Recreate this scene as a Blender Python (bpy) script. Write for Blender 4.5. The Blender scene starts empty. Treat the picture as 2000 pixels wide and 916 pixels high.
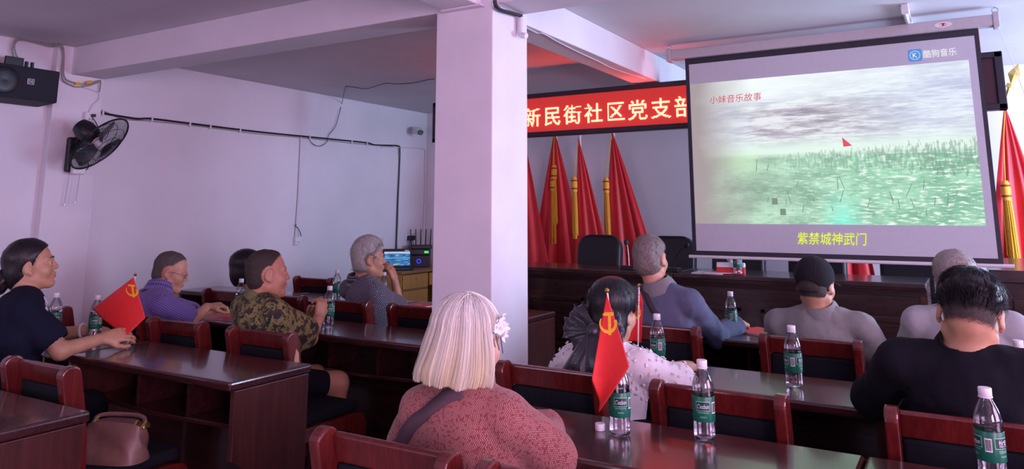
import bpy, math, random, time
import numpy as np
from mathutils import Vector, Matrix

# ---------------------------------------------------------------- camera, world, light, exposure
SC = bpy.context.scene
COL = SC.collection
CAM_H = 1.43
FPX, PPY = 1450.27, 164.41          # focal length and principal point row, in pixels of the 2000x916 frame
YAW, PIT = -0.5385, 0.1699
_cd = bpy.data.cameras.new('camera')
_cd.sensor_width = 36.0
_cd.lens = 36.0 * FPX / 2000.0
_cd.shift_y = -(458.0 - PPY) / 2000.0
_cd.clip_start = 0.05
CAM = bpy.data.objects.new('camera', _cd)
COL.objects.link(CAM)
CAM.location = (0, 0, CAM_H)
CAM.rotation_euler = (math.pi / 2 + PIT, 0, -YAW)
SC.camera = CAM
SC.view_settings.view_transform = 'Standard'
SC.view_settings.look = 'None'
SC.view_settings.gamma = 1.0
SC.view_settings.use_curve_mapping = False
SC.view_settings.exposure = 0.0
W = bpy.data.worlds.new('sky')
SC.world = W
W.use_nodes = True
_bg = W.node_tree.nodes['Background']
_bg.inputs[0].default_value = (0.72, 0.80, 1.0, 1)
_bg.inputs[1].default_value = 0.9


def window_light(name, loc, size, aim, power, color):
    d = bpy.data.lights.new(name, 'AREA')
    d.shape = 'RECTANGLE'
    d.size, d.size_y = size
    d.energy = power
    d.color = color
    o = bpy.data.objects.new(name, d)
    COL.objects.link(o)
    o.location = loc
    o.rotation_euler = Vector(aim).to_track_quat('-Z', 'Y').to_euler()
    return o


# daylight standing in each window opening of the right and back walls (size: width, height)
window_light('daylight_rear_right', (2.93, -0.9, 1.55), (1.9, 1.5), (-1, 0.25, -0.02), 155, (1.0, 0.56, 0.90))
window_light('daylight_mid_right', (2.93, 2.2, 1.55), (1.9, 1.5), (-1, 0.05, -0.02), 90, (0.97, 0.64, 1.0))
window_light('daylight_front_right', (2.93, 6.2, 1.6), (1.7, 1.4), (-1, 0.12, 0.0), 270, (0.54, 0.68, 1.0))
window_light('daylight_back', (-3.2, -2.43, 1.55), (2.2, 1.4), (0.1, 1, 0.05), 34, (0.84, 0.70, 1.0))

# ---------------------------------------------------------------- numeric helpers
PI = math.pi
rnd = random.Random(7)
_cy, _sy, _cp, _sp = math.cos(YAW), math.sin(YAW), math.cos(PIT), math.sin(PIT)
_F = np.array([_sy * _cp, _cy * _cp, _sp])
_R = np.array([_cy, -_sy, 0.0])
_U = np.cross(_R, _F)
_C = np.array([0, 0, CAM_H])


def ray(px, py):
    return (px - 1000) / FPX * _R + (PPY - py) / FPX * _U + _F


def at_y(px, py, y):
    r = ray(px, py)
    return _C + y / r[1] * r


def at_x(px, py, x):
    r = ray(px, py)
    return _C + x / r[0] * r


def at_z(px, py, z):
    r = ray(px, py)
    return _C + (z - CAM_H) / r[2] * r


def proj(p):
    v = np.array(p, float) - _C
    d = v @ _F
    return 1000 + FPX * (v @ _R) / d, PPY - FPX * (v @ _U) / d


# ---------------------------------------------------------------- object helpers
def props(o, label=None, cat=None, group=None, kind=None):
    if label: o['label'] = label
    if cat: o['category'] = cat
    if group: o['group'] = group
    if kind: o['kind'] = kind
    return o


def thing(name, label, cat, loc=(0, 0, 0), rz=0.0, group=None):
    o = bpy.data.objects.new(name, None)
    o.empty_display_size = 0.1
    COL.objects.link(o)
    o.location = loc
    o.rotation_euler = (0, 0, rz)
    return props(o, label, cat, group)


def dup(root, loc, rz, label, group=None):
    r = root.copy()
    COL.objects.link(r)
    r.location = loc
    r.rotation_euler = (0, 0, rz)
    r['label'] = label
    if group: r['group'] = group
    for ch in list(root.children):
        c = ch.copy()
        COL.objects.link(c)
        c.parent = r
        for g in ch.children:
            d = g.copy()
            COL.objects.link(d)
            d.parent = c
    return r


def obj_from(name, verts, faces, mats, parent=None, smooth=False, angle=None, bevel=0.0, bseg=2, mi=None):
    me = bpy.data.meshes.new(name)
    if isinstance(verts, np.ndarray): verts = verts.tolist()
    if isinstance(faces, np.ndarray): faces = faces.tolist()
    me.from_pydata(verts, [], faces)
    for m in (mats if isinstance(mats, (list, tuple)) else [mats]):
        me.materials.append(m)
    if mi is not None:
        me.polygons.foreach_set('material_index', np.asarray(mi, dtype=np.int32))
    if smooth:
        me.polygons.foreach_set('use_smooth', np.ones(len(me.polygons), dtype=bool))
        if angle: me.set_sharp_from_angle(angle=math.radians(angle))
    me.update()
    o = bpy.data.objects.new(name, me)
    COL.objects.link(o)
    if parent is not None: o.parent = parent
    if bevel > 0:
        b = o.modifiers.new('bevel', 'BEVEL')
        b.width = bevel
        b.segments = bseg
        b.limit_method = 'ANGLE'
        b.angle_limit = math.radians(35)
    return o


class MB:
    """collects boxes, tubes, lathes, prisms; build() links them as ONE mesh object"""
    def __init__(s):
        s.v, s.f, s.mi, s.cur = [], [], [], 0

    def add(s, vs, fs):
        b = len(s.v)
        s.v += [tuple(map(float, v)) for v in vs]
        s.f += [tuple(b + i for i in f) for f in fs]
        s.mi += [s.cur] * len(fs)
        return s

    def box(s, x0, x1, y0, y1, z0, z1, M=None):
        vs = [(x, y, z) for z in (z0, z1) for y in (y0, y1) for x in (x0, x1)]
        if M is not None: vs = [M @ Vector(v) for v in vs]
        return s.add(vs, [(0, 2, 3, 1), (4, 5, 7, 6), (0, 1, 5, 4), (2, 6, 7, 3), (0, 4, 6, 2), (1, 3, 7, 5)])

    def tube(s, pts, r, n=8, caps=True, closed=False):
        pts = [Vector(p) for p in pts]
        m = len(pts)
        rs = r if isinstance(r, (list, tuple)) else [r] * m
        vs, fs = [], []
        up = None
        for i, p in enumerate(pts):
            if closed:
                t = pts[(i + 1) % m] - pts[i - 1]
            else:
                t = pts[min(i + 1, m - 1)] - pts[max(i - 1, 0)]
            if t.length < 1e-9: t = Vector((0, 0, 1))
            t.normalize()
            if up is None:
                up = Vector((0, 0, 1)) if abs(t.z) < 0.9 else Vector((1, 0, 0))
            a = t.cross(up)
            if a.length < 1e-6: a = t.orthogonal()
            a.normalize()
            b = a.cross(t).normalized()
            up = b
            for k in range(n):
                w = 2 * PI * k / n
                vs.append(p + (a * math.cos(w) + b * math.sin(w)) * rs[i])
        for i in range(m if closed else m - 1):
            for k in range(n):
                i2 = (i + 1) % m
                fs.append((i * n + k, i * n + (k + 1) % n, i2 * n + (k + 1) % n, i2 * n + k))
        if caps and not closed:
            fs.append(tuple(range(n))[::-1])
            fs.append(tuple((m - 1) * n + k for k in range(n)))
        return s.add(vs, fs)

    def lathe(s, prof, n=20, M=None, close=True):
        vs, fs = [], []
        for (r, z) in prof:
            for k in range(n):
                w = 2 * PI * k / n
                vs.append(Vector((r * math.cos(w), r * math.sin(w), z)))
        m = len(prof)
        for i in range(m - 1):
            for k in range(n):
                fs.append((i * n + k, i * n + (k + 1) % n, (i + 1) * n + (k + 1) % n, (i + 1) * n + k))
        if close:
            fs.append(tuple(range(n))[::-1])
            fs.append(tuple((m - 1) * n + k for k in range(n)))
        if M is not None: vs = [M @ v for v in vs]
        return s.add(vs, fs)

    def prism(s, poly, axis, a, b):
        """poly in the other two axes (x: (y,z); y: (x,z); z: (x,y)), extruded from a to b along axis"""
        def P(u, v, w):
            return {'x': (w, u, v), 'y': (u, w, v), 'z': (u, v, w)}[axis]
        n = len(poly)
        ar = sum(poly[i][0] * poly[(i + 1) % n][1] - poly[(i + 1) % n][0] * poly[i][1] for i in range(n))
        flip = (ar > 0) == (axis == 'y')
        vs = [P(u, v, a) for u, v in poly] + [P(u, v, b) for u, v in poly]
        fs = [tuple(range(n))[::-1], tuple(range(n, 2 * n))] + [(i, (i + 1) % n, n + (i + 1) % n, n + i) for i in range(n)]
        if flip: fs = [f[::-1] for f in fs]
        return s.add(vs, fs)

    def build(s, name, mats, parent=None, smooth=False, angle=40, bevel=0.0, bseg=2):
        return obj_from(name, s.v, s.f, mats, parent, smooth, angle if smooth else None, bevel, bseg, s.mi)


def bez(p0, p1, p2, n=8):
    return [tuple((1 - t) ** 2 * a + 2 * t * (1 - t) * b + t * t * c for a, b, c in zip(p0, p1, p2)) for t in [i / n for i in range(n + 1)]]


def spline(pts, n=6):
    """Catmull-Rom through the points"""
    P = [np.array(p, float) for p in pts]
    P = [2 * P[0] - P[1]] + P + [2 * P[-1] - P[-2]]
    out = []
    for i in range(1, len(P) - 2):
        for k in range(n):
            t = k / n
            a, b, c, d = P[i - 1], P[i], P[i + 1], P[i + 2]
            out.append(0.5 * (2 * b + (c - a) * t + (2 * a - 5 * b + 4 * c - d) * t * t + (3 * b - a - 3 * c + d) * t ** 3))
    out.append(P[-2])
    return out


# ---------------------------------------------------------------- materials
def sock(n, k):
    return n.inputs[k]


def new_mat(name):
    m = bpy.data.materials.new(name)
    m.use_nodes = True
    nt = m.node_tree
    return m, nt, nt.nodes['Principled BSDF']


def setp(b, **kw):
    names = dict(color='Base Color', rough='Roughness', metal='Metallic', spec='Specular IOR Level', coat='Coat Weight', coatr='Coat Roughness', trans='Transmission Weight', ior='IOR', sheen='Sheen Weight', sss='Subsurface Weight', emit='Emission Color', es='Emission Strength', alpha='Alpha')
    for k, v in kw.items():
        if k in ('color', 'emit') and len(v) == 3: v = (*v, 1)
        b.inputs[names[k]].default_value = v


def node(nt, typ, **kw):
    n = nt.nodes.new(typ)
    for k, v in kw.items():
        if k in n.inputs: n.inputs[k].default_value = v
        else: setattr(n, k, v)
    return n


def ramp(nt, fac, stops, interp='LINEAR'):
    n = nt.nodes.new('ShaderNodeValToRGB')
    n.color_ramp.interpolation = interp
    e = n.color_ramp.elements
    while len(e) < len(stops): e.new(0.5)
    for el, (p, c) in zip(e, stops):
        el.position = p
        el.color = (*c, 1) if len(c) == 3 else c
    nt.links.new(fac, n.inputs[0])
    return n.outputs[0]


def math_n(nt, op, a, b=None, c=None):
    n = nt.nodes.new('ShaderNodeMath')
    n.operation = op
    for i, v in enumerate((a, b, c)):
        if v is None: continue
        if isinstance(v, (int, float)): n.inputs[i].default_value = v
        else: nt.links.new(v, n.inputs[i])
    return n.outputs[0]


def mixc(nt, fac, a, b, blend='MIX'):
    n = nt.nodes.new('ShaderNodeMix')
    n.data_type = 'RGBA'
    n.blend_type = blend
    for s, v in ((n.inputs[0], fac), (n.inputs[6], a), (n.inputs[7], b)):
        if isinstance(v, (int, float)): s.default_value = v
        elif isinstance(v, (tuple, list)): s.default_value = (*v, 1) if len(v) == 3 else v
        else: nt.links.new(v, s)
    return n.outputs[2]


def coords(nt, kind='Object', scale=(1, 1, 1), rot=(0, 0, 0)):
    t = nt.nodes.new('ShaderNodeTexCoord')
    m = nt.nodes.new('ShaderNodeMapping')
    m.inputs['Scale'].default_value = scale
    m.inputs['Rotation'].default_value = rot
    nt.links.new(t.outputs[kind], m.inputs[0])
    return m.outputs[0]


def noise(nt, vec, scale, detail=3.0, rough=0.55, out='Fac'):
    n = node(nt, 'ShaderNodeTexNoise')
    n.inputs['Scale'].default_value = scale
    n.inputs['Detail'].default_value = detail
    n.inputs['Roughness'].default_value = rough
    nt.links.new(vec, n.inputs['Vector'])
    return n.outputs[out]


def bump(nt, b, h, strength=0.3, dist=0.01):
    n = node(nt, 'ShaderNodeBump')
    n.inputs['Strength'].default_value = strength
    n.inputs['Distance'].default_value = dist
    nt.links.new(h, n.inputs['Height'])
    nt.links.new(n.outputs[0], b.inputs['Normal'])


def plain(name, color, rough=0.5, var=0.08, scale=30.0, bmp=0.0, **kw):
    """a colour with a little procedural mottling and an optional fine bump"""
    m, nt, b = new_mat(name)
    setp(b, rough=rough, **kw)
    v = coords(nt)
    f = noise(nt, v, scale)
    lo = tuple(c * (1 - var) for c in color)
    hi = tuple(min(1, c * (1 + var)) for c in color)
    nt.links.new(ramp(nt, f, [(0.3, lo), (0.7, hi)]), b.inputs['Base Color'])
    if bmp: bump(nt, b, noise(nt, v, scale * 6), bmp, 0.004)
    return m


def wood(name, c1, c2, rough=0.25, coat=0.4, axis='x', scale=1.0, bmp=0.03):
    m, nt, b = new_mat(name)
    setp(b, rough=rough, coat=coat, coatr=0.08)
    s = {'x': (1.2, 14, 14), 'z': (14, 14, 1.2), 'y': (14, 1.2, 14)}[axis]
    v = coords(nt, 'Object', tuple(k * scale for k in s))
    f = noise(nt, v, 2.2, 6, 0.6)
    f2 = noise(nt, v, 9.0, 3, 0.6)
    f = math_n(nt, 'ADD', math_n(nt, 'MULTIPLY', f, 0.7), math_n(nt, 'MULTIPLY', f2, 0.3))
    nt.links.new(ramp(nt, f, [(0.35, c1), (0.65, c2)]), b.inputs['Base Color'])
    bump(nt, b, f, bmp, 0.002)
    return m


def emis(name, color, strength):
    m, nt, b = new_mat(name)
    setp(b, color=(0.02, 0.02, 0.02), emit=color, es=strength, rough=0.6)
    return m


M = {}
M['wall'] = plain('wall_paint', (0.74, 0.71, 0.75), 0.75, 0.035, 2.2, 0.05)
M['ceiling'] = plain('ceiling_paint', (0.62, 0.60, 0.63), 0.8, 0.05, 1.6, 0.05)
M['beam'] = plain('beam_paint', (0.74, 0.71, 0.75), 0.75, 0.04, 3.0, 0.08)
M['column'] = plain('column_paint', (0.76, 0.73, 0.77), 0.7, 0.04, 4.0, 0.10)
M['wood'] = wood('dark_mahogany', (0.030, 0.009, 0.010), (0.062, 0.018, 0.018), 0.22, 0.5, 'x')
M['woodv'] = wood('dark_mahogany_upright', (0.042, 0.012, 0.012), (0.085, 0.025, 0.022), 0.28, 0.35, 'z')
M['chairwood'] = wood('red_mahogany', (0.075, 0.008, 0.008), (0.145, 0.016, 0.013), 0.26, 0.5, 'z')
M['headwood'] = wood('brown_black_veneer', (0.022, 0.011, 0.011), (0.046, 0.021, 0.020), 0.25, 0.4, 'x')
M['pad'] = plain('black_blue_upholstery', (0.006, 0.007, 0.012), 0.85, 0.15, 60, 0.15, spec=0.25)
M['leather'] = plain('black_leather', (0.007, 0.008, 0.013), 0.40, 0.15, 40, 0.12)
M['oak'] = wood('yellow_oak', (0.54, 0.25, 0.06), (0.66, 0.34, 0.09), 0.4, 0.2, 'z')
M['oaktop'] = wood('worn_oak_edge', (0.28, 0.13, 0.05), (0.40, 0.20, 0.08), 0.4, 0.2, 'y')
M['black'] = plain('black_plastic', (0.010, 0.011, 0.016), 0.4, 0.1)
M['blackm'] = plain('matte_black', (0.012, 0.013, 0.020), 0.7, 0.1)
M['blackframe'] = plain('sign_frame_black', (0.020, 0.018, 0.030), 0.45, 0.1)
M['cable'] = plain('black_cable', (0.020, 0.015, 0.020), 0.5, 0.1)
M['greycable'] = plain('grey_cable', (0.30, 0.28, 0.26), 0.5, 0.1)
M['whiteplastic'] = plain('white_plastic', (0.72, 0.69, 0.70), 0.35, 0.04)
M['casing'] = plain('screen_casing_enamel', (0.50, 0.48, 0.49), 0.4, 0.04)
M['conduit'] = plain('white_conduit', (0.66, 0.63, 0.66), 0.45, 0.04)
M['metal'] = plain('grey_steel', (0.45, 0.45, 0.47), 0.35, 0.05, metal=0.9)
M['gold'] = plain('gold_plated', (0.80, 0.56, 0.16), 0.2, 0.06, metal=0.95)
M['yellowcord'] = plain('gold_tassel_yarn', (0.88, 0.46, 0.03), 0.7, 0.15, 90, 0.3)
M['tassbind'] = plain('red_tassel_binding', (0.45, 0.02, 0.02), 0.7, 0.1)
M['flagred'] = plain('red_flag_satin', (0.74, 0.016, 0.026), 0.5, 0.05, 12, 0.05, sheen=0.3)
M['deskflag'] = plain('small_flag_red', (0.78, 0.022, 0.022), 0.55, 0.05, 40, 0.1)
M['emblem'] = plain('emblem_yellow', (0.90, 0.50, 0.02), 0.5, 0.03)
M['paper'] = plain('white_paper', (0.80, 0.78, 0.80), 0.7, 0.03)
M['redpaper'] = plain('red_booklet_cover', (0.62, 0.035, 0.035), 0.45, 0.05)
M['whitecloth'] = plain('screen_fabric', (0.56, 0.59, 0.62), 0.85, 0.02)
M['floor'] = plain('grey_floor_tile', (0.20, 0.19, 0.20), 0.35, 0.15, 8)

# ---------------------------------------------------------------- the room
ZC, ZB, XW, YW, XR, YB = 2.714, 2.493, -6.0, 7.84, 3.0, -2.5


def struct(name, mb, m, label=None, **kw):
    o = mb.build(name, m, **kw) if isinstance(mb, MB) else mb
    o['kind'] = 'structure'
    if label: o['label'] = label
    o['category'] = {'wall': 'wall', 'floor': 'floor', 'ceiling': 'ceiling', 'window': 'window'}.get(name.split('_')[0], 'trim')
    return o


struct('floor', MB().box(XW - .15, XR + .15, YB - .15, YW + .15, -.12, 0), M['floor'], 'grey tiled floor of the meeting room')
struct('ceiling', MB().box(XW - .15, XR + .15, YB - .15, YW + .15, ZC, ZC + .15), M['ceiling'], 'plain painted ceiling of the meeting room')
struct('wall_left', MB().box(XW - .15, XW, YB - .15, YW + .15, 0, ZC), M['wall'], 'white side wall that carries the fan and cables')
struct('wall_front', MB().box(XW, XR + .15, YW, YW + .15, 0, ZC), M['wall'], 'white wall behind the red flags and head table')


def wall_with_holes(axis, fixed, a0, a1, holes, thick):
    mb = MB()
    xs = a0
    def bx(p, q, z0, z1):
        if axis == 'x': mb.box(fixed, fixed + thick, p, q, z0, z1)
        else: mb.box(p, q, fixed, fixed + thick, z0, z1)
    for (h0, h1, z0, z1) in holes:
        bx(xs, h0, 0, ZC); bx(h0, h1, 0, z0); bx(h0, h1, z1, ZC)
        xs = h1
    bx(xs, a1, 0, ZC)
    return mb


HR = [(-1.9, 0.1, .78, 2.32), (1.2, 3.2, .78, 2.32), (5.3, 7.1, .85, 2.32)]
HB = [(-4.35, -2.05, .80, 2.30)]
struct('wall_right', wall_with_holes('x', XR, YB - .15, YW, HR, .15), M['wall'], 'side wall with three windows, out of the frame')
struct('wall_back', wall_with_holes('y', YB - .15, XW, XR, HB, .15), M['wall'], 'rear wall with one window, out of the frame')
mg, nt, b = new_mat('window_glass')
setp(b, color=(1, 1, 1), rough=0.02, trans=1.0, ior=1.45)
M['glass'] = mg
for i, (axis, f0, holes) in enumerate([('x', XR, HR[:1]), ('x', XR, HR[1:2]), ('x', XR, HR[2:]), ('y', YB - .15, HB)]):
    h0, h1, z0, z1 = holes[0]
    fr, pn = MB(), MB()
    def wb(mb, p, q, c, d, t0=.05, t1=.10):
        if axis == 'x': mb.box(f0 + t0, f0 + t1, p, q, c, d)
        else: mb.box(p, q, f0 + .15 - t1, f0 + .15 - t0, c, d)
    mid = (h0 + h1) / 2
    for p, q, c, d in ((h0, h0 + .05, z0, z1), (h1 - .05, h1, z0, z1), (mid - .03, mid + .03, z0, z1), (h0, h1, z0, z0 + .05), (h0, h1, z1 - .05, z1)):
        wb(fr, p, q, c, d)
    wb(pn, h0 + .04, h1 - .04, z0 + .04, z1 - .04, .07, .076)
    w = struct('window_%d' % (i + 1), fr, M['whiteplastic'], 'white framed window, outside the picture')
    pn.build('pane', M['glass'], w)
# beams, column, pilaster
struct('trim_1', MB().box(XW, XR, 3.155, 3.42, ZB, ZC), M['beam'], 'white ceiling beam crossing the room above the column', bevel=.006)
struct('trim_2', MB().box(-2.29, -2.07, YB, YW, ZB + .0005, ZC), M['beam'], 'white ceiling beam running towards the front wall', bevel=.006)
cm = MB().box(-2.355, -1.995, 3.145, 3.505, 0, ZC)
cm.box(-2.30, -2.04, 3.10, 3.15, ZB - .012, ZB)
struct('trim_3', cm, M['column'], 'square white plastered column in the middle of the room', bevel=.008)
struct('trim_4', MB().box(XW, -5.925, 3.038, 3.42, 0, ZC), M['beam'], 'shallow white pilaster on the side wall behind the fan', bevel=.004)
struct('trim_5', MB().box(-4.0, XR, 5.30, YW, 0, .20), M['floor'], 'low platform under the head table', bevel=.006)

# ---------------------------------------------------------------- text helper
def text_geo(s, size=1.0, shear=0.0):
    c = bpy.data.curves.new('t', 'FONT')
    c.body = s
    c.size = size
    c.shear = shear
    c.resolution_u = 3
    o = bpy.data.objects.new('t', c)
    COL.objects.link(o)
    bpy.context.view_layer.update()
    ev = o.evaluated_get(bpy.context.evaluated_depsgraph_get())
    me = ev.to_mesh()
    v = np.array([tuple(p.co) for p in me.vertices]).reshape(-1, 3)
    me.calc_loop_triangles()
    f = [tuple(t.vertices) for t in me.loop_triangles]
    ev.to_mesh_clear()
    bpy.data.objects.remove(o)
    bpy.data.curves.remove(c)
    return v, f


def text_box(s, x0, x1, z0, z1, shear=0.0):
    """text fitted to the rectangle, returned in the XZ plane (y=0), facing -y"""
    v, f = text_geo(s, 1.0, shear)
    lo, hi = v.min(0), v.max(0)
    x = x0 + (v[:, 0] - lo[0]) / (hi[0] - lo[0]) * (x1 - x0)
    z = z0 + (v[:, 1] - lo[1]) / (hi[1] - lo[1]) * (z1 - z0)
    return np.stack([x, np.zeros(len(x)), z], 1), f


def thick(v, f, d=(0, -.0012, 0), back=(0, 0, 0)):
    """front and back sheets so lettering has a little body"""
    n = len(v)
    vv = np.concatenate([v + np.array(d), v + np.array(back)])
    from collections import Counter
    e = Counter()
    for t in f:
        for i in range(len(t)): e[tuple(sorted((t[i], t[(i + 1) % len(t)])))] += 1
    ff = list(f) + [tuple(n + i for i in t[::-1]) for t in f] + [(a, b, n + b, n + a) for (a, b), c in e.items() if c == 1]
    return vv, ff


def raster(s, res):
    v, f = text_geo(s, 1.0)
    lo, hi = np.array([0.0, -0.12]), np.array([1.0, 0.88])
    g = (np.arange(res) + .5) / res
    X, Y = np.meshgrid(lo[0] + g * (hi[0] - lo[0]), lo[1] + g * (hi[1] - lo[1]))
    out = np.zeros(X.shape, bool)
    for t in f:
        a, b, c = v[t[0], :2], v[t[1], :2], v[t[2], :2]
        d = (b[1] - c[1]) * (a[0] - c[0]) + (c[0] - b[0]) * (a[1] - c[1])
        if abs(d) < 1e-12: continue
        w0 = ((b[1] - c[1]) * (X - c[0]) + (c[0] - b[0]) * (Y - c[1])) / d
        w1 = ((c[1] - a[1]) * (X - c[0]) + (a[0] - c[0]) * (Y - c[1])) / d
        out |= (w0 >= -1e-3) & (w1 >= -1e-3) & (w0 + w1 <= 1.001)
    return out


# ---------------------------------------------------------------- red LED message sign
LY = 5.80
led = thing('message_sign', 'long red dot-matrix message sign hanging behind the projection screen', 'sign', (-2.03, LY, 2.09))
def L(x, y, z): return (x + 2.03, y - LY, z - 2.09)
def lbox(mb, x0, x1, y0, y1, z0, z1):
    a, b_ = L(x0, y0, z0), L(x1, y1, z1)
    return mb.box(a[0], b_[0], a[1], b_[1], a[2], b_[2])
fr = MB()
lx0, lx1, lz0, lz1 = -4.373, .318, 2.092, 2.482
for q in ((lx0, lx1, lz0, lz0 + .042), (lx0, lx1, lz1 - .042, lz1), (lx0, lx0 + .042, lz0, lz1), (lx1 - .05, lx1, lz0, lz1)):
    lbox(fr, q[0], q[1], LY, LY + .09, q[2], q[3])
fr.build('frame', M['blackframe'], led, bevel=.006)
# the dot face: a fine grid of dull red diodes; behind the text a weak red emission paints in the characters' bloom
m, nt, b = new_mat('led_dot_face')
setp(b, rough=.55)
v = coords(nt, 'Object', (125, 1, 125))
sep = node(nt, 'ShaderNodeSeparateXYZ'); nt.links.new(v, sep.inputs[0])
def cell(o): return math_n(nt, 'ABSOLUTE', math_n(nt, 'SUBTRACT', math_n(nt, 'FRACT', o), 0.5))
dd = math_n(nt, 'ADD', math_n(nt, 'POWER', cell(sep.outputs[0]), 2.0), math_n(nt, 'POWER', cell(sep.outputs[2]), 2.0))
msk = math_n(nt, 'LESS_THAN', dd, 0.10)
nt.links.new(mixc(nt, msk, (0.035, 0.012, 0.022), (0.12, 0.03, 0.05)), b.inputs['Base Color'])
M['ledoff'] = m
m2 = m.copy(); m2.name = 'led_dot_face_bloom'
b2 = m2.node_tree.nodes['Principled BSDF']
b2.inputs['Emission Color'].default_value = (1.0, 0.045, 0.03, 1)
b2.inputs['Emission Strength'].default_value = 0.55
M['ledbloom'] = m2
lbox(MB(), lx0 + .03, -1.62, LY + .018, LY + .03, lz0 + .03, lz1 - .03).build('bloom_panel', M['ledbloom'], led)
lbox(MB(), -1.62, lx1 - .04, LY + .018, LY + .03, lz0 + .03, lz1 - .03).build('dark_panel', M['ledoff'], led)
M['ledglyph'] = emis('led_lit_dots', (1.0, 0.080, 0.036), 20.0)
for chx, ch in ((-3.262, '新'), (-3.055, '民'), (-2.857, '街'), (-2.655, '社'), (-2.452, '区'), (-2.252, '党'), (-2.050, '支'), (-1.850, '部')):
    g = raster(ch, 26)
    mb = MB()
    p = .0069
    for j in range(26):
        k = 0
        while k < 26:
            if g[j, k]:
                e = k
                while e < 26 and g[j, e]: e += 1
                x0 = chx + (k - 13) * p
                z0 = 2.268 + (j - 13) * p
                lbox(mb, x0, x0 + (e - k) * p, LY + .010, LY + .018, z0, z0 + p)
                k = e
            else: k += 1
    mb.build('character', M['ledglyph'], led)
wr = MB()
for x in (-4.35, -3.4, -1.2, .2):
    wr = MB()
    wr.tube([L(x, LY + .04, lz1 - .01), L(x, LY + .04, ZC)], .004, 6)
    wr.build('hanging_wire', M['tassbind'], led)

# ---------------------------------------------------------------- projection screen
SY = 5.50
scr = thing('projection_screen', 'pull-down projection screen showing a green battlefield film', 'screen', (-.77, SY, 1.10))
def S(x, y, z): return (x + .77, y - SY, z - 1.10)
def sbox(mb, x0, x1, y0, y1, z0, z1):
    a, b_ = S(x0, y0, z0), S(x1, y1, z1)
    return mb.box(a[0], b_[0], a[1], b_[1], a[2], b_[2])
cs = MB()
sbox(cs, -1.835, .275, SY - .035, SY + .045, 2.588, 2.662)
cs.build('casing', M['casing'], scr, bevel=.008)
for x in (-1.85, .29):
    e = MB(); sbox(e, x - .018, x + .018, SY - .045, SY + .05, 2.575, 2.675)
    e.build('end_cap', M['casing'], scr, bevel=.006)
    h = MB()
    c = Vector(S(x, SY, 2.69))
    h.tube([c + Vector((.018 * math.cos(t), 0, .018 * math.sin(t))) for t in np.linspace(0, 2 * PI, 13)[:-1]], .003, 6, closed=True)
    h.tube([S(x, SY, 2.705), S(x, SY, ZC)], .004, 6)
    h.build('hook', M['metal'], scr)
fb = MB(); sbox(fb, -1.732, .189, SY, SY + .002, 1.108, 2.60)
fb.build('black_border', M['blackframe'], scr)
wf = MB(); sbox(wf, -1.703, .164, SY - .0012, SY - .0002, 1.147, 2.542)
wf.build('white_fabric', M['whitecloth'], scr)
br = MB(); br.tube([S(-1.76, SY, 1.104), S(.244, SY, 1.104)], .0115, 12)
br.build('weight_bar', M['whiteplastic'], scr)
lg = MB()
lgp = [S(.0, SY - .037, 2.625)]
lg.prism([(S(0, 0, 0)[0] + .05 * math.cos(t), 2.627 - 1.10 + .018 * math.sin(t)) for t in np.linspace(0, 2 * PI, 25)[:-1]], 'y', -.038, -.0355)
lg.build('maker_badge', M['paper'], scr)
lm = MB()
for q in ([(-.03, .006), (-.004, .010), (.022, .007), (.002, .002)], [(.028, -.002), (.004, -.004), (-.022, -.008), (.006, -.009)], [(-.002, .010), (.006, .008), (.001, -.010), (-.008, -.010)]):
    lm.prism([(S(0, 0, 0)[0] + a, 1.527 + c) for a, c in q], 'y', -.0395, -.038)
lm.build('badge_emblem', M['redpaper'], scr)
# the projected film
m, nt, b = new_mat('projected_film')
setp(b, color=(.02, .02, .02), rough=.9)
g = coords(nt, 'Generated')
sp = node(nt, 'ShaderNodeSeparateXYZ'); nt.links.new(g, sp.inputs[0])
u, w = sp.outputs[0], sp.outputs[2]
def gn(sx, sz, scale, det=4, rough=.6):
    mp = node(nt, 'ShaderNodeMapping'); mp.inputs['Scale'].default_value = (sx, 1, sz)
    nt.links.new(g, mp.inputs[0])
    return noise(nt, mp.outputs[0], scale, det, rough)
def mul(*a):
    o_ = a[0]
    for q in a[1:]: o_ = math_n(nt, 'MULTIPLY', o_, q)
    return o_
def rp(x, *st): return ramp(nt, x, [(p, (c, c, c)) for p, c in st])
clm = math_n(nt, 'ADD', mul(gn(2.4, 9, 2.0, 8, .62), .6), mul(gn(6, 30, 2.5, 5, .62), .4))
cloud = ramp(nt, clm, [(.40, (.30, .25, .32)), (.49, (.52, .47, .54)), (.57, (.84, .86, .90))])
zone = mul(rp(u, (.16, 0), (.28, 1), (.55, .9), (.85, .12)), rp(w, (.50, .25), (.62, 1), (.76, .9), (.86, .1)))
pale = ramp(nt, clm, [(.40, (.60, .66, .80)), (.52, (.80, .88, .96)), (.60, (.92, .98, 1.0))])
sky = mixc(nt, zone, pale, cloud)
sky = mixc(nt, mul(rp(u, (.62, 0), (.95, .8)), rp(w, (.60, 0), (.85, 1))), sky, ramp(nt, clm, [(.42, (.44, .47, .74)), (.56, (.74, .80, 1.0))]))
sky = mixc(nt, mul(rp(w, (.78, 0), (.93, 1)), rp(u, (.25, 1), (.75, .35))), sky, (.92, 1.0, 1.0))
sky = mixc(nt, rp(w, (.44, 1), (.50, .85), (.60, 0)), sky, (.80, .98, .86))
patch = gn(3.0, 3.4, 2.0, 4, .55)
grass = ramp(nt, patch, [(.36, (.30, .44, .34)), (.50, (.42, .60, .46)), (.62, (.52, .76, .58))])
grass = mixc(nt, rp(u, (.20, 0), (.62, .55)), grass, ramp(nt, patch, [(.38, (.15, .55, .33)), (.58, (.36, .82, .55))]))
fine = gn(13, 36, 2.0, 4, .6)
right = rp(u, (.22, .10), (.55, .75), (.90, 1))
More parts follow.
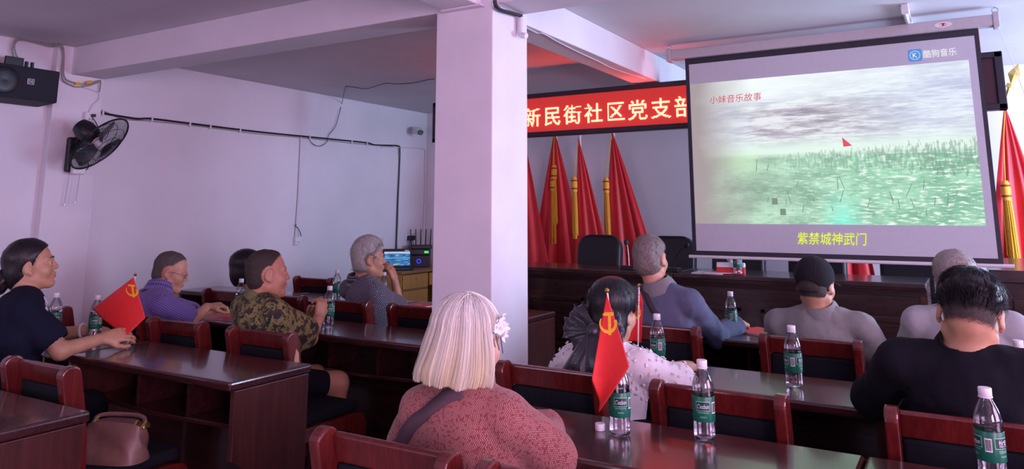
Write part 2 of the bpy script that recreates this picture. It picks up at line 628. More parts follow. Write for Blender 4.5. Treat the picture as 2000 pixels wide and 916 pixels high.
grass = mixc(nt, mul(rp(fine, (.53, 0), (.60, 1)), right), grass, (.86, 1.0, .92))
grass = mixc(nt, mul(rp(fine, (.36, 1), (.43, 0)), .45), grass, (.20, .34, .25))
grass = mixc(nt, mul(rp(u, (.47, 0), (.555, .8), (.63, 0)), rp(w, (.0, 1), (.24, 0))), grass, (.22, 1.0, .80))
film = mixc(nt, rp(w, (.435, 1), (.475, 0)), sky, grass)
film = mixc(nt, mul(rp(u, (.08, 0), (.17, .75), (.30, 0)), rp(w, (.30, 0), (.43, 1), (.52, 0))), film, (.66, .98, .58))
# far crowd of riders: ragged upright figures in a band over the field
top = math_n(nt, 'ADD', .385, mul(gn(70, .1, 1.0, 3, .7), math_n(nt, 'MULTIPLY_ADD', u, .15, .10)))
low = math_n(nt, 'SUBTRACT', .445, mul(gn(30, .2, 1.0, 2), math_n(nt, 'MULTIPLY_ADD', u, .20, .06)))
inb = mul(math_n(nt, 'LESS_THAN', w, top), math_n(nt, 'GREATER_THAN', w, low))
film = mixc(nt, mul(inb, rp(gn(95, 16, 1.0, 3, .6), (.44, 0), (.54, 1)), rp(u, (.24, 0), (.42, .42), (.80, .58))), film, (.18, .31, .24))
# the film fades into the unlit screen at its left side
fade = ramp(nt, math_n(nt, 'ADD', u, math_n(nt, 'MULTIPLY', math_n(nt, 'SUBTRACT', gn(1.5, 2, 2, 2), .5), .15)), [(.03, (0, 0, 0)), (.24, (1, 1, 1))])
film = mixc(nt, fade, (.40, .34, .35), film)
nt.links.new(film, b.inputs['Emission Color'])
b.inputs['Emission Strength'].default_value = .98
M['film'] = m
pm = MB(); sbox(pm, -1.700, .120, SY - .0020, SY - .0014, 1.343, 2.388)
pm.build('projected_picture', M['film'], scr)
def caption(name, s, x0, x1, z0, z1, mat, shear=0.0, y=-.0024):
    v_, f_ = text_box(s, x0, x1, z0, z1, shear)
    v_ = v_ - np.array([-.77, 0, 1.10]) + np.array([0, y, 0])
    v_, f_ = thick(v_, f_, (0, -.0006, 0))
    obj_from(name, v_, f_, mat, scr)
M['capyellow'] = emis('caption_yellow', (.80, 1.0, .0), 1.0)
M['capred'] = emis('caption_red', (.85, .10, .12), .75)
M['capwhite'] = emis('caption_white', (.92, .96, 1.0), .95)
M['capblue'] = emis('logo_blue', (.10, .30, .85), .8)
M['capcyan'] = emis('logo_ring', (.45, .80, 1.0), .8)
caption('subtitle', '紫禁城神武门', -.992, -.556, 1.208, 1.290, M['capyellow'], .12)
caption('song_title', '小妹音乐故事', -1.555, -1.177, 2.225, 2.285, M['capred'], .1)
caption('music_app_name', '酷狗音乐', -.130, .058, 2.425, 2.476, M['capwhite'])
lgm = MB()
def rr(cx, cz, h, r, n=6):
    out = []
    for qx, qz, a0 in ((1, 1, 0), (-1, 1, 90), (-1, -1, 180), (1, -1, 270)):
        for k in range(n + 1):
            t = math.radians(a0 + 90 * k / n)
            out.append((cx + qx * (h - r) + r * math.cos(t), cz + qz * (h - r) + r * math.sin(t)))
    return out
lx, lz = -.178 + .77, 2.449 - 1.10
lgm.prism(rr(lx, lz, .041, .012), 'y', -.0022, -.0014)
lgm.build('app_logo', M['capblue'], scr)
rg = MB(); n_ = 32
ring = [(lx + .031 * math.cos(t), lz + .031 * math.sin(t)) for t in np.linspace(0, 2 * PI, n_ + 1)[:-1]]
ring2 = [(lx + .026 * math.cos(t), lz + .026 * math.sin(t)) for t in np.linspace(0, 2 * PI, n_ + 1)[:-1]]
rg.add([(x, -.0025, z) for x, z in ring + ring2], [(i, (i + 1) % n_, n_ + (i + 1) % n_, n_ + i) for i in range(n_)])
rg.build('logo_ring', M['capcyan'], scr)
caption('logo_letter', 'K', -.178 - .013, -.178 + .013, 2.433, 2.465, M['capwhite'], 0, -.0026)
pf = MB(); q = [S(-.66, SY, 1.93), S(-.60, SY, 1.87), S(-.655, SY, 1.865)]
pf.prism([(a[0], a[2]) for a in q], 'y', -.0026, -.0021)
pf.build('projected_flag', emis('projected_red', (.90, .10, .13), .8), scr)
M['filmdark'] = emis('film_dark_green', (.22, .36, .27), .78); r_ = random.Random(11)
for k in range(26):
    x, z, h_ = -1.30 + 1.30 * r_.random(), 1.40 + .32 * r_.random(), .03 + .06 * r_.random()
    if r_.random() < .08: q = [(x, z), (x + .04, z), (x + .038, z + .045), (x + .002, z + .045)]
    else:
        t_ = r_.uniform(-.5, .5); q = [(x, z), (x + .005, z), (x + .005 + t_ * h_, z + h_), (x + .001 + t_ * h_, z + h_)]
    sk = MB(); sk.prism([(a + .77, c - 1.10) for a, c in q], 'y', -.0023, -.0020); sk.build('projected_stake', M['filmdark'], scr)
cd = MB(); cd.tube([S(.292, SY - .02, 2.58), S(.36, SY - .02, 2.30), S(.41, SY - .02, 2.05), S(.50, SY - .02, 1.78), S(.54, SY - .02, 1.2)], .0022, 6)
cd.build('pull_cord', M['paper'], scr)
p = at_z(1768, 14, ZC)
lt = thing('ceiling_light', 'switched-off fluorescent tube on the ceiling above the screen', 'light', (p[0], 5.72, ZC))
MB().box(-.02, .02, -.60, .60, -.03, -.001).build('batten', M['whiteplastic'], lt, bevel=.004)
MB().tube([(0, -.57, -.048), (0, .57, -.048)], .012, 12).build('tube', M['paper'], lt, smooth=True)
for y in (-.59, .59): MB().box(-.022, .022, y - .012, y + .012, -.065, -.02).build('lamp_holder', M['whiteplastic'], lt, bevel=.004)

# ---------------------------------------------------------------- things on the side wall
def on(x, pts):
    return [tuple(at_x(a, c, x)) for a, c in pts]

spk = thing('wall_speaker', 'black wall loudspeaker on a bracket at the top of the side wall', 'speaker', (-5.86, 2.71, 2.213))
MB().prism([(-.115, 0), (.14, .012), (.14, .252), (-.115, .252)], 'y', -.255, .255).build('cabinet', M['blackm'], spk, bevel=.01)
MB().prism([(.141, .022), (.147, .022), (.147, .242), (.141, .242)], 'y', -.245, .245).build('grille', plain('speaker_grille_cloth', (.014, .016, .026), .85, .2, 200, .3), spk, bevel=.003)
wv = MB(); wv.lathe([(.0, .004), (.06, .010), (.095, .003), (.10, 0)], 28, Matrix.Translation((.147, -.12, .135)) @ Matrix.Rotation(PI / 2, 4, 'Y'), close=False)
wv.build('woofer_dome', M['black'], spk, smooth=True)
bd = MB(); bd.box(.147, .150, .03, .075, .125, .165); bd.build('badge', M['paper'], spk)
bd2 = MB(); bd2.box(.1502, .1508, .033, .072, .128, .162); bd2.build('badge_face', M['black'], spk)
v_, f_ = text_box('DE', -.016, .016, -.010, .010)
obj_from('badge_lettering', np.stack([np.full(len(v_), .1512), v_[:, 0] + .0525, v_[:, 2] + .145], 1), f_, M['paper'], spk)
MB().box(-.137, -.116, -.20, -.06, .10, .36).build('wall_plate', M['black'], spk, bevel=.003)
MB().box(-.02, .0, -.062, .062, .25, .335).build('bracket', M['black'], spk, bevel=.003)
for y in (.085, .125): MB().tube([(-.01, y, .25), (-.01, y, .315)], .012, 10).build('terminal', M['black'], spk)
def cable(name, label, pts, r, mat, group=None, cat='cable', smooth=True):
    P = spline(pts, 5)
    mb = MB(); mb.tube(P, r, 6)
    o = mb.build(name, mat, None, smooth=True)
    return props(o, label, cat, group)
c1 = on(-5.965, [(27, 112), (24, 95), (30, 78), (42, 74), (62, 77), (98, 87)]) + on(-5.905, [(108, 86), (117, 85), (123, 92), (125, 110), (124, 135), (127, 152), (140, 160), (165, 165), (197, 157)])
cable('speaker_cable', 'grey speaker lead clipped along the wall top, ending at yellow taped joints', c1, .006, M['greycable'])
c2 = on(-5.965, [(40, 118), (32, 108), (28, 92), (32, 81), (44, 78), (64, 82), (98, 91)]) + on(-5.905, [(108, 89), (115, 89), (121, 97), (123, 115), (121, 138), (123, 156), (134, 164)])
cable('speaker_cable', 'lower of two grey leads looping over the black loudspeaker', c2, .006, M['greycable'])
c3 = on(-5.905, [(134, 164), (150, 170), (175, 167), (195, 160), (196, 166), (194, 180)])
cable('speaker_cable', 'grey lead hanging under the yellow tape near the loudspeaker', c3, .005, M['greycable'])
for i, q in enumerate(([(146, 163), (158, 164)], [(168, 162), (180, 160)])):
    a, c = on(-5.90, q)
    o = MB().tube([a, c], .011, 8).build('cable_tape', M['yellowcord'])
    props(o, ['yellow tape round the cable joint nearer the black loudspeaker', 'yellow tape round the cable joint farther from the loudspeaker'][i], 'tape', 'yellow cable tape')
c4 = on(-5.915, [(162, 171), (180, 176), (193, 182), (192, 195), (180, 206), (173, 222)])
cable('fan_supply_wire', 'thin white wire dropping from the cable joints to the fan socket', c4, .004, M['whiteplastic'])
def outlet(p, w, h, label, dirx=1):
    t = thing('wall_socket', label, 'socket', tuple(p))
    MB().box(0, .035, -w / 2, w / 2, -h / 2, h / 2).build('back_box', M['whiteplastic'], t, bevel=.004)
    MB().box(.035, .040, -w / 2 + .006, w / 2 - .006, -h / 2 + .006, h / 2 - .006).build('face_plate', M['paper'], t, bevel=.002)
    pn_ = MB()
    for dy in (-.012, .012): pn_.box(.0395, .0405, dy - .003, dy + .003, -.022, -.008)
    pn_.build('pin_slots', M['black'], t)
    return t
so = outlet(at_x(172, 230, -5.925), .085, .085, 'white wall socket just above the black fan')
MB().box(.040, .065, -.002, .028, .004, .028).build('plug', M['black'], so, bevel=.004)
# wall fan
fan = thing('wall_fan', 'black wall fan with wire guard and two pull cords', 'fan', (-5.925, 3.235, 1.86))
fl = lambda p: Vector(p) - Vector((-5.925, 3.235, 1.86))
A = Vector((.66, .40, -.64)).normalized()
FC = fl(at_x(196, 281, -5.60))
MB().box(.0, .05, -.07, .06, -.13, .14).build('wall_plate', M['black'], fan, bevel=.015, bseg=3)
MB().box(.05, .095, -.045, .055, -.145, -.03).build('control_box', M['whiteplastic'], fan, bevel=.01)
kn = MB()
for dz in (-.065,): kn.lathe([(.016, 0), (.014, .018), (.0, .02)], 14, Matrix.Translation((.095, .004, dz)) @ Matrix.Rotation(PI / 2, 4, 'Y'))
kn.build('knob', M['black'], fan, smooth=True)
QA = A.to_track_quat('Z', 'Y').to_matrix().to_4x4()
QM = Matrix.Translation(FC) @ QA
arm = MB(); arm.tube([(.03, 0, .08), (.09, -.01, .16), tuple(FC - A * .20)], [.03, .032, .04], 12); arm.build('neck', M['black'], fan, smooth=True)
mo = MB(); mo.lathe([(.02, -.235), (.062, -.22), (.078, -.17), (.075, -.10), (.05, -.06), (.02, -.05)], 22, QM); mo.build('motor', M['black'], fan, smooth=True)
RG = .245
def guard(sign, depth):
    mb = MB()
    for rr_, r_ in ((RG, .0065), (RG * .72, .0022), (RG * .45, .0022)):
        z = sign * depth * (1 - (rr_ / RG) ** 2.2)
        mb.tube([QM @ Vector((rr_ * math.cos(t), rr_ * math.sin(t), z)) for t in np.linspace(0, 2 * PI, 41)[:-1]], r_, 6, closed=True)
    for k in range(72):
        t = 2 * PI * k / 72
        mb.tube([QM @ Vector((q_ * RG * math.cos(t + .25 * q_), q_ * RG * math.sin(t + .25 * q_), sign * depth * (1 - q_ ** 2.2))) for q_ in (.22, .45, .72, .9, 1.0)], .0013, 3, caps=False)
    return mb
guard(1, .075).build('front_guard', M['black'], fan, smooth=True)
guard(-1, .06).build('rear_guard', M['black'], fan, smooth=True)
hc = MB(); hc.lathe([(.052, .062), (.055, .078), (.045, .086), (.0, .088)], 22, QM); hc.build('guard_badge', M['black'], fan, smooth=True)
hb = MB(); hb.lathe([(.04, -.04), (.042, .03), (.03, .05), (0, .052)], 18, QM); hb.build('hub', M['whiteplastic'], fan, smooth=True)
mbl, nt, b = new_mat('smoky_fan_blade'); setp(b, color=(.03, .03, .04), rough=.3, alpha=.75); M['blade'] = mbl
for k in range(3):
    bl = MB(); vs = []
    for i in range(9):
        r_ = .04 + (.205 - .04) * i / 8
        wd = .45 + .35 * math.sin(PI * min(1, i / 8 * .9 + .1))
        for j in range(7):
            t = 2 * PI * k / 3 + (j / 6 - .5) * wd * 1.6
            vs.append(QM @ Vector((r_ * math.cos(t), r_ * math.sin(t), (j / 6 - .5) * .05)))
    bl.add(vs, [(i * 7 + j, i * 7 + j + 1, (i + 1) * 7 + j + 1, (i + 1) * 7 + j) for i in range(8) for j in range(6)])
    o = bl.build('blade', M['blade'], fan, smooth=True)
    sm = o.modifiers.new('thick', 'SOLIDIFY'); sm.thickness = .003
for dy, dx_, zz in ((-.035, .03, -.37), (.03, .06, -.35)):
    pc = MB(); pc.tube([(dx_, dy, -.13), (dx_ + .002, dy - .015, zz)], .0022, 5); pc.tube([(dx_ + .002, dy - .015, zz), (dx_ + .002, dy - .015, zz - .018)], .006, 8)
    pc.build('pull_cord', M['metal'], fan)
c5 = [tuple(at_x(180, 228, -5.87)), tuple(at_x(190, 245, -5.85)), tuple(at_x(191, 258, -5.80)), tuple(at_x(172, 300, -5.86)), tuple(at_x(172, 328, -5.88)), tuple(at_x(158, 333, -5.90))]
cable('fan_power_lead', 'black power lead running from the socket down to the fan', c5, .004, M['cable'])
# cable runs on the wall
main = [(191, 212), (198, 220), (240, 228), (270, 232), (296, 232), (370, 241), (500, 257), (600, 267), (660, 273), (717, 279), (731, 283), (762, 284), (777, 285), (781, 291), (780, 330), (777, 400), (774, 486)]
cable('wall_cable_run', 'thick black cable run crossing the side wall and dropping behind the laptop', on(-5.982, main), .0095, M['cable'])
main2 = [(196, 214), (240, 232), (300, 237), (400, 248), (500, 261), (600, 270), (700, 281), (770, 287), (779, 296), (779, 340), (778, 400), (777, 440), (775, 470), (776, 487)]
cable('wall_cable_run', 'thinner cable fixed below the thick black run on the side wall', on(-5.988, main2), .005, M['greycable'])
for i, (a, c) in enumerate([(200, 220), (296, 232), (370, 242), (410, 247), (468, 254), (604, 268), (686, 277), (716, 280)]):
    q = at_x(a, c, -5.985)
    o = MB().box(q[0] - .014, q[0] + .016, q[1] - .008, q[1] + .008, q[2] - .025, q[2] + .018).build('cable_clip', M['whiteplastic'], bevel=.003)
    props(o, 'white cable clip holding the run, %s' % ['just above the fan', 'first one right of the fan', 'second one right of the fan', 'third one right of the fan', 'fourth one right of the fan', 'beside the thin loop of wire', 'above the grey-haired man', 'last before the run turns down'][i], 'clip', 'cable clips')
thin = [(603, 269), (609, 279), (619, 285), (630, 284), (639, 276), (642, 264), (655, 247), (664, 217), (668, 200)]
thin = on(-5.975, thin) + [tuple(at_z(a, c, 2.700)) for a, c in ((674, 173), (680, 169), (710, 173), (722, 172), (752, 163), (775, 164), (806, 162), (835, 156), (849, 154))]
cable('ceiling_wire', 'thin black wire rising from the cable run across the ceiling', thin, .0035, M['cable'])
o = MB().tube(on(-5.985, [(588, 266), (583, 380), (577, 462)]), .008, 8).build('conduit_pipe', M['conduit'], smooth=True)
props(o, 'white conduit pipe dropping straight to the mid-wall socket', 'pipe')
outlet(at_x(578, 470, -6.0), .085, .09, 'white wall socket at the foot of the white conduit')
cable('socket_lead', 'short brown lead looping beside the mid-wall socket', on(-5.97, [(579, 438), (577, 441), (582, 446), (587, 456), (588, 464), (584, 467)]), .004, M['cable'])
o = MB().tube(on(-5.985, [(745, 287), (780, 288), (826, 290), (831, 294), (830, 380), (827, 452), (800, 458)]), .007, 8).build('conduit_pipe', M['conduit'], smooth=True)
props(o, 'white conduit pipe near the room corner above the router', 'pipe')
# camera
q = at_x(806, 258, -6.0)
cc = thing('security_camera', 'white security camera high on the side wall near the corner', 'camera', tuple(q))
MB().box(0, .02, -.05, .05, -.06, .06).build('mount', M['whiteplastic'], cc, bevel=.004)
MB().tube([(.02, 0, 0), (.07, -.02, -.01)], .018, 10).build('arm', M['whiteplastic'], cc)
Rm = Matrix.Translation((.12, -.06, .0)) @ Matrix.Rotation(math.radians(-30), 4, 'Z') @ Matrix.Rotation(math.radians(12), 4, 'Y')
MB().box(-.09, .11, -.04, .04, -.035, .045, Rm).build('housing', M['whiteplastic'], cc, bevel=.008)
MB().lathe([(.036, 0), (.036, .02), (.03, .022), (0, .015)], 16, Rm @ Matrix.Translation((.105, 0, 0)) @ Matrix.Rotation(PI / 2, 4, 'Y')).build('lens', M['black'], cc, smooth=True)
# pipes along the column's far side
pts = [(966, 0), (969, 12), (980, 20), (1000, 26), (1018, 31)]
cable('column_cable', 'black cable bundle bent round the top of the column', [tuple(at_x(a, c, -1.965)) for a, c in pts], .011, M['cable'])
q0, q1, q2, q3 = at_x(1016, 34, -1.972), at_x(1016, 58, -1.972), at_x(1018, 68, -1.965), at_x(1028, 70, -1.93)
o = MB().tube(spline([q0, q1, q2, q3], 4), .016, 12).build('conduit_elbow', M['conduit'], smooth=True)
props(o, 'short white pipe elbow at the top of the column', 'pipe')
cable('beam_wire', 'thin white wire stapled under the ceiling beam', [tuple(at_z(a, c, ZB - .006)) for a, c in ((1024, 52), (1048, 64), (1062, 66), (1090, 82), (1130, 102), (1165, 118), (1200, 135), (1260, 154))], .0035, M['conduit'])

# ---------------------------------------------------------------- laptop desk
td = thing('office_desk', 'yellow wooden drawer desk against the side wall carrying the laptop', 'desk', (-5.73, 7.27, 0))
MB().box(-.26, .27, -.535, .535, .73, .765).build('desktop', M['oaktop'], td, bevel=.006)
MB().box(-.25, .245, -.525, -.505, 0, .73).build('end_panel', M['oak'], td)
MB().box(-.25, .245, .505, .525, 0, .73).build('end_panel', M['oak'], td)
MB().box(-.25, .235, -.505, -.02, .05, .72).build('carcass', M['oaktop'], td)
MB().box(-.25, -.235, -.02, .505, .2, .72).build('back_panel', M['oaktop'], td)
for (y0, y1, z0, z1, nm) in ((-.495, -.03, .56, .715, 'drawer'), (-.495, -.03, .09, .535, 'door'), (.0, .49, .575, .715, 'drawer')):
    o = MB().box(.225 if nm == 'drawer' and y0 > -.1 else .235, .252, y0, y1, z0, z1).build(nm, M['oak'], td, bevel=.003)
    if z0 == .56: MB().tube([(.252, -.26, .66), (.258, -.26, .66)], .012, 12).build('lock', M['metal'], o)
lap = thing('laptop', 'open black laptop showing the same blue film on the yellow desk', 'laptop', (-5.72, 6.96, .766), math.radians(46))
RL = Matrix.Rotation(math.radians(-12), 4, 'X')   # local: screen faces -y
MB().box(-.165, .165, -.22, .0, 0, .018).build('base', M['black'], lap, bevel=.004)
LM = Matrix.Translation((0, .0, .012)) @ RL
MB().box(-.165, .165, -.004, .006, .005, .225, LM).build('lid', M['black'], lap, bevel=.003)
m, nt, b = new_mat('laptop_film'); setp(b, color=(.01, .01, .01), rough=.4)
g = coords(nt, 'Generated', (3, 1, 14)); f = noise(nt, g, 1.6, 5)
sp = node(nt, 'ShaderNodeSeparateXYZ'); nt.links.new(coords(nt, 'Generated'), sp.inputs[0])
c_ = ramp(nt, f, [(.38, (.004, .03, .16)), (.52, (.02, .18, .55)), (.66, (.25, .65, .95))])
c_ = mixc(nt, ramp(nt, sp.outputs[2], [(.80, (0, 0, 0)), (.95, (.9, .9, .9))]), c_, (.65, .80, 1.0))
c_ = mixc(nt, ramp(nt, sp.outputs[2], [(.50, (0, 0, 0)), (.54, (.7, .7, .7)), (.60, (0, 0, 0))]), c_, (.2, .7, 1.0))
nt.links.new(c_, b.inputs['Emission Color']); b.inputs['Emission Strength'].default_value = .85
MB().box(-.150, .150, -.0052, -.0042, .030, .190, LM).build('screen', m, lap)
v_, f_ = text_box('紫禁城神武门', -.045, .035, .038, .052)
v_ = np.array([tuple(LM @ Vector((a, -.0056, c))) for a, _, c in v_]); obj_from('screen_subtitle', v_, f_, M['capyellow'], lap)
v_, f_ = text_box('酷狗音乐', .09, .14, .196, .207)
v_ = np.array([tuple(LM @ Vector((a, -.0056, c))) for a, _, c in v_]); obj_from('screen_logo', v_, f_, M['capwhite'], lap)
amp = thing('amplifier', 'black amplifier with green and blue lights beside the laptop', 'amplifier', (-5.76, 7.32, .766), math.radians(42))
MB().box(-.20, .20, -.0, .26, 0, .14).build('case', M['black'], amp, bevel=.006)
MB().box(-.205, .205, .0, .265, .145, .21).build('upper_unit', M['black'], amp, bevel=.006)
MB().box(.125, .175, -.006, .001, .165, .19).build('green_light', emis('green_led', (.02, .9, .12), 1.6), amp, bevel=.003)
bl = MB(); bl.lathe([(.018, .0), (.028, 0), (.028, .004), (.018, .004), (.018, .0)], 18, Matrix.Translation((.06, -.001, .07)) @ Matrix.Rotation(PI / 2, 4, 'X'), close=False)
bl.build('blue_light_ring', emis('blue_led', (.02, .05, 1.0), 1.4), amp)
MB().box(-.18, -.02, -.006, .0, .03, .11).build('front_panel', M['blackm'], amp)
rt = thing('wireless_router', 'black router with upright antennas on top of the amplifier', 'router', (-5.72, 7.42, .978), math.radians(42))
MB().box(-.13, .13, .03, .19, 0, .045).build('body', M['black'], rt, bevel=.008)
for k in range(5):
    MB().tube([(-.12 + .06 * k, .19, .02), (-.12 + .06 * k, .195, .07), (-.12 + .06 * k + .004 * (k - 2), .20, .235)], [.008, .008, .006], 8).build('antenna', M['black'], rt, smooth=True)
q = at_x(797, 464, -6.0)
pa = thing('power_adapter', 'black power adapter plugged into the wall above the laptop', 'adapter', tuple(q))
MB().box(0, .02, -.08, .02, -.03, .04).build('socket_plate', M['paper'], pa, bevel=.003)
MB().box(.02, .07, -.05, .06, -.035, .025).build('adapter_body', M['black'], pa, bevel=.008)
for k, (a, c) in enumerate(((-.03, -.25), (.03, -.26), (.07, -.2))):
    MB().tube(spline([(.045, a * .5, -.03), (.05, a - .01, -.10), (.04, a + .02, -.18), (.05, a + .04, c)], 4), .004, 6).build('lead', M['cable'], pa, smooth=True)

# ---------------------------------------------------------------- desks of the audience
DL, DD = 1.15, .44
def make_desk():
    t = thing('conference_desk', 'x', 'desk')
    h = DL / 2
    MB().box(-h, h, -DD / 2, DD / 2, .724, .76).build('tabletop', M['wood'], t, bevel=.010, bseg=3)
    for s in (-1, 1):
        y0 = -.195
        poly = [(y0, .724), (y0, .47)] + [(a, c) for a, c, _ in bez((y0, .46, 0), (-.115, .44, 0), (-.105, .30, 0), 8)] + [(-.105, .12), (-.13, .0), (.20, 0), (.20, .724)]
        MB().prism(poly, 'x', s * (h - .012) - .014, s * (h - .012) + .014).build('side_panel', M['woodv'], t, bevel=.003)
    MB().box(-h + .03, h - .03, .155, .175, .10, .724).build('front_panel', M['wood'], t)
    ys = [(-h + .03, .155), (h - .03, .155)] + [(x, -.09 - .05 * math.cos(x / h * PI / 2)) for x in np.linspace(h - .03, -h + .03, 13)]
    MB().prism(ys, 'z', .545, .563).build('book_shelf', M['wood'], t, bevel=.003)
    for x in (-.18, .18): MB().box(x - .009, x + .009, -.115, .155, .563, .724).build('divider', M['wood'], t, bevel=.002)
    MB().box(-h + .03, h - .03, -.05, -.02, .09, .14).build('foot_rail', M['wood'], t, bevel=.003)
    return t
desks = [
    (-3.185, 1.35, 'nearest desk on the aisle, bare, cut by the left picture edge', 'g'),
    (-3.125, 2.31, 'glossy desk with the small left flag, behind the chair with the bag'),
    (-4.290, 2.31, 'desk under the arms of the woman in navy'),
    (-2.965, 3.36, 'desk where the man in camouflage folds his hands, beside the column'),
    (-4.125, 3.36, 'desk where the man in glasses reads over a red booklet'),
    (-3.010, 4.44, 'desk of the grey-haired man in checks, its end showing past the column'),
    (-4.170, 4.44, 'desk in front of the hidden woman in purple, near the side wall'),
    (-5.330, 4.44, 'desk against the side wall, mostly behind the seated men'),
    (-0.866, 2.19, 'large glossy desk nearest the camera with bottle, cap and centre flag'),
    (0.290, 2.19, 'desk at the lower right corner with the cut-off bottle'),
    (-0.866, 3.17, 'desk with a water bottle between the blouse woman and the young man in black'),
    (0.290, 3.17, 'desk in front of the young man in black, mostly hidden by him'),
    (-0.866, 4.34, 'front desk with the red booklet where the man in blue-grey leans'),
    (0.290, 4.34, 'front desk of the grey-haired person near the lectern'),
]
d0 = make_desk()
for i, d in enumerate(desks):
    if i == 0:
        d0.location = (d[0], d[1], 0); d0['label'] = d[2]; d0['group'] = 'audience desks in rows'
    else:
        dup(d0, (d[0], d[1], 0), 0, d[2])

# ---------------------------------------------------------------- wooden audience chairs (back plane at y=0, seat towards +y)
def offset_strip(cl, hw):
    n = len(cl); L_, R_ = [], []
    for i in range(n):
        a, c = np.array(cl[max(i - 1, 0)]), np.array(cl[min(i + 1, n - 1)])
        t = (c - a) / np.linalg.norm(c - a); nn = np.array([-t[1], t[0]])
        L_.append(tuple(np.array(cl[i]) + nn * hw[i])); R_.append(tuple(np.array(cl[i]) - nn * hw[i]))
    return L_, R_
def make_chair():
    t = thing('wooden_chair', 'x', 'chair')
    cl = [(-.075, 0), (-.035, .2), (-.005, .40), (.0, .52), (-.012, .66), (-.034, .78), (-.048, .845)]
    cl = [tuple(p[:2]) for p in spline([(a, c, 0) for a, c in cl], 3)]
    hw = [.020 + .018 * min(1, max(0, z / .5)) for _, z in cl]
    L_, R_ = offset_strip(cl, hw)
    e, w_ = np.array(cl[-1]), hw[-1]
    d = np.array(cl[-1]) - np.array(cl[-2]); d /= np.linalg.norm(d); nn = np.array([-d[1], d[0]])
    capp = [tuple(e + nn * w_ * math.cos(a) + d * w_ * .8 * math.sin(a)) for a in np.linspace(0, PI, 9)[1:-1]]
    poly = L_ + capp + R_[::-1]
    for s in (-1, 1):
        MB().prism(poly, 'x', s * .2 - .019, s * .2 + .019).build('back_post', M['chairwood'], t, bevel=.007, bseg=3)
    MB().prism([(-.018, .785), (.010, .785), (-.008, .858), (-.020, .862), (-.034, .856)], 'x', -.182, .182).build('top_rail', M['chairwood'], t, bevel=.005)
    pd = MB(); pd.prism([(-.018, .50), (.035, .50), (.034, .64), (.018, .783), (-.020, .783), (-.010, .64)], 'x', -.181, .181)
    pd.build('back_pad', M['pad'], t, bevel=.012, bseg=3)
    MB().box(-.19, .19, .015, .445, .425, .475).build('seat', M['pad'], t, bevel=.015, bseg=3)
    arc = [(-.0, .425), (.40, .425), (.455, .415), (.485, .37), (.485, .18), (.47, 0), (.435, 0), (.44, .2), (.425, .30), (.37, .345), (.28, .36), (-.0, .36)]
    for s in (-1, 1):
        MB().prism(arc, 'x', s * .2 - .016, s * .2 + .016).build('front_leg', M['chairwood'], t, bevel=.006)
    MB().box(-.185, .185, .0, .02, .35, .42).build('rear_rail', M['chairwood'], t)
    MB().box(-.185, .185, .405, .425, .35, .42).build('front_rail', M['chairwood'], t)
    return t
xE = at_y(619, 572, 4.85)[0]
xP = at_y(415, 570, 3.75)[0] + .2
chairs = [
    (-3.04, 1.66, 'empty chair with the brown handbag on its seat'),
    (-3.72, 1.66, 'chair of the woman in navy, at the left picture edge'),
    (-2.94, 2.62, 'chair of the man in camouflage, with a pale worn patch on the right post'),
    (-3.58, 2.62, 'empty chair between the man in camouflage and the man in glasses'),
    (-4.07, 2.62, 'chair of the man in glasses, behind the left red flag'),
    (-4.835, 2.62, 'chair with a rounded red post behind the forearms of the woman in navy'),
    (-3.475, 3.75, 'chair of the grey-haired man in the checked shirt'),
    (-2.875, 3.75, 'empty chair beside the column, right of the man in checks'),
    (-4.05, 3.75, 'empty chair behind the camouflage shoulder, left of the man in checks'),
    (xP, 3.75, 'dark chair of the hidden woman in purple, in front of the reading man'),
    (xE, 4.85, 'farthest empty chair, its rail above the bottle of the camouflage man'),
    (-3.30, 4.85, 'chair of the person hidden behind the column'),
    (-1.283, 1.57, 'red-lit chair of the white-haired woman, at the bottom edge'),
    (-0.775, 1.57, 'chair of which only one post tip shows at the bottom edge'),
    (-1.345, 2.57, 'chair of the woman in the white blouse, half behind the white hair'),
    (-0.7285, 2.55, 'empty dark chair behind the front water bottle'),
    (-0.026, 2.57, 'orange-lit chair of the young man in black'),
    (-1.37, 3.76, 'chair of the man in the blue-grey shirt with shoulder strap'),
    (-0.642, 3.74, 'chair of the man in the black cap'),
    (-0.02, 3.74, 'chair of the grey-haired person behind the young man'),
]
c0 = make_chair()
for i, d in enumerate(chairs):
    if i == 0:
        c0.location = (d[0], d[1], 0); c0['label'] = d[2]; c0['group'] = 'wooden audience chairs'
        CH0 = c0
    else:
        o = dup(c0, (d[0], d[1], 0), 0, d[2])
        if i == 2: CH2 = o
# worn patch on the camouflage man's chair post
wp = MB(); wp.prism([(-.050, .70), (-.040, .72), (-.036, .76), (-.028, .80), (-.012, .78), (-.006, .73), (-.012, .69), (-.03, .68)], 'x', .2195, .2205)
wp.build('worn_patch', plain('bare_wood', (.55, .33, .20), .6, .15), CH2)

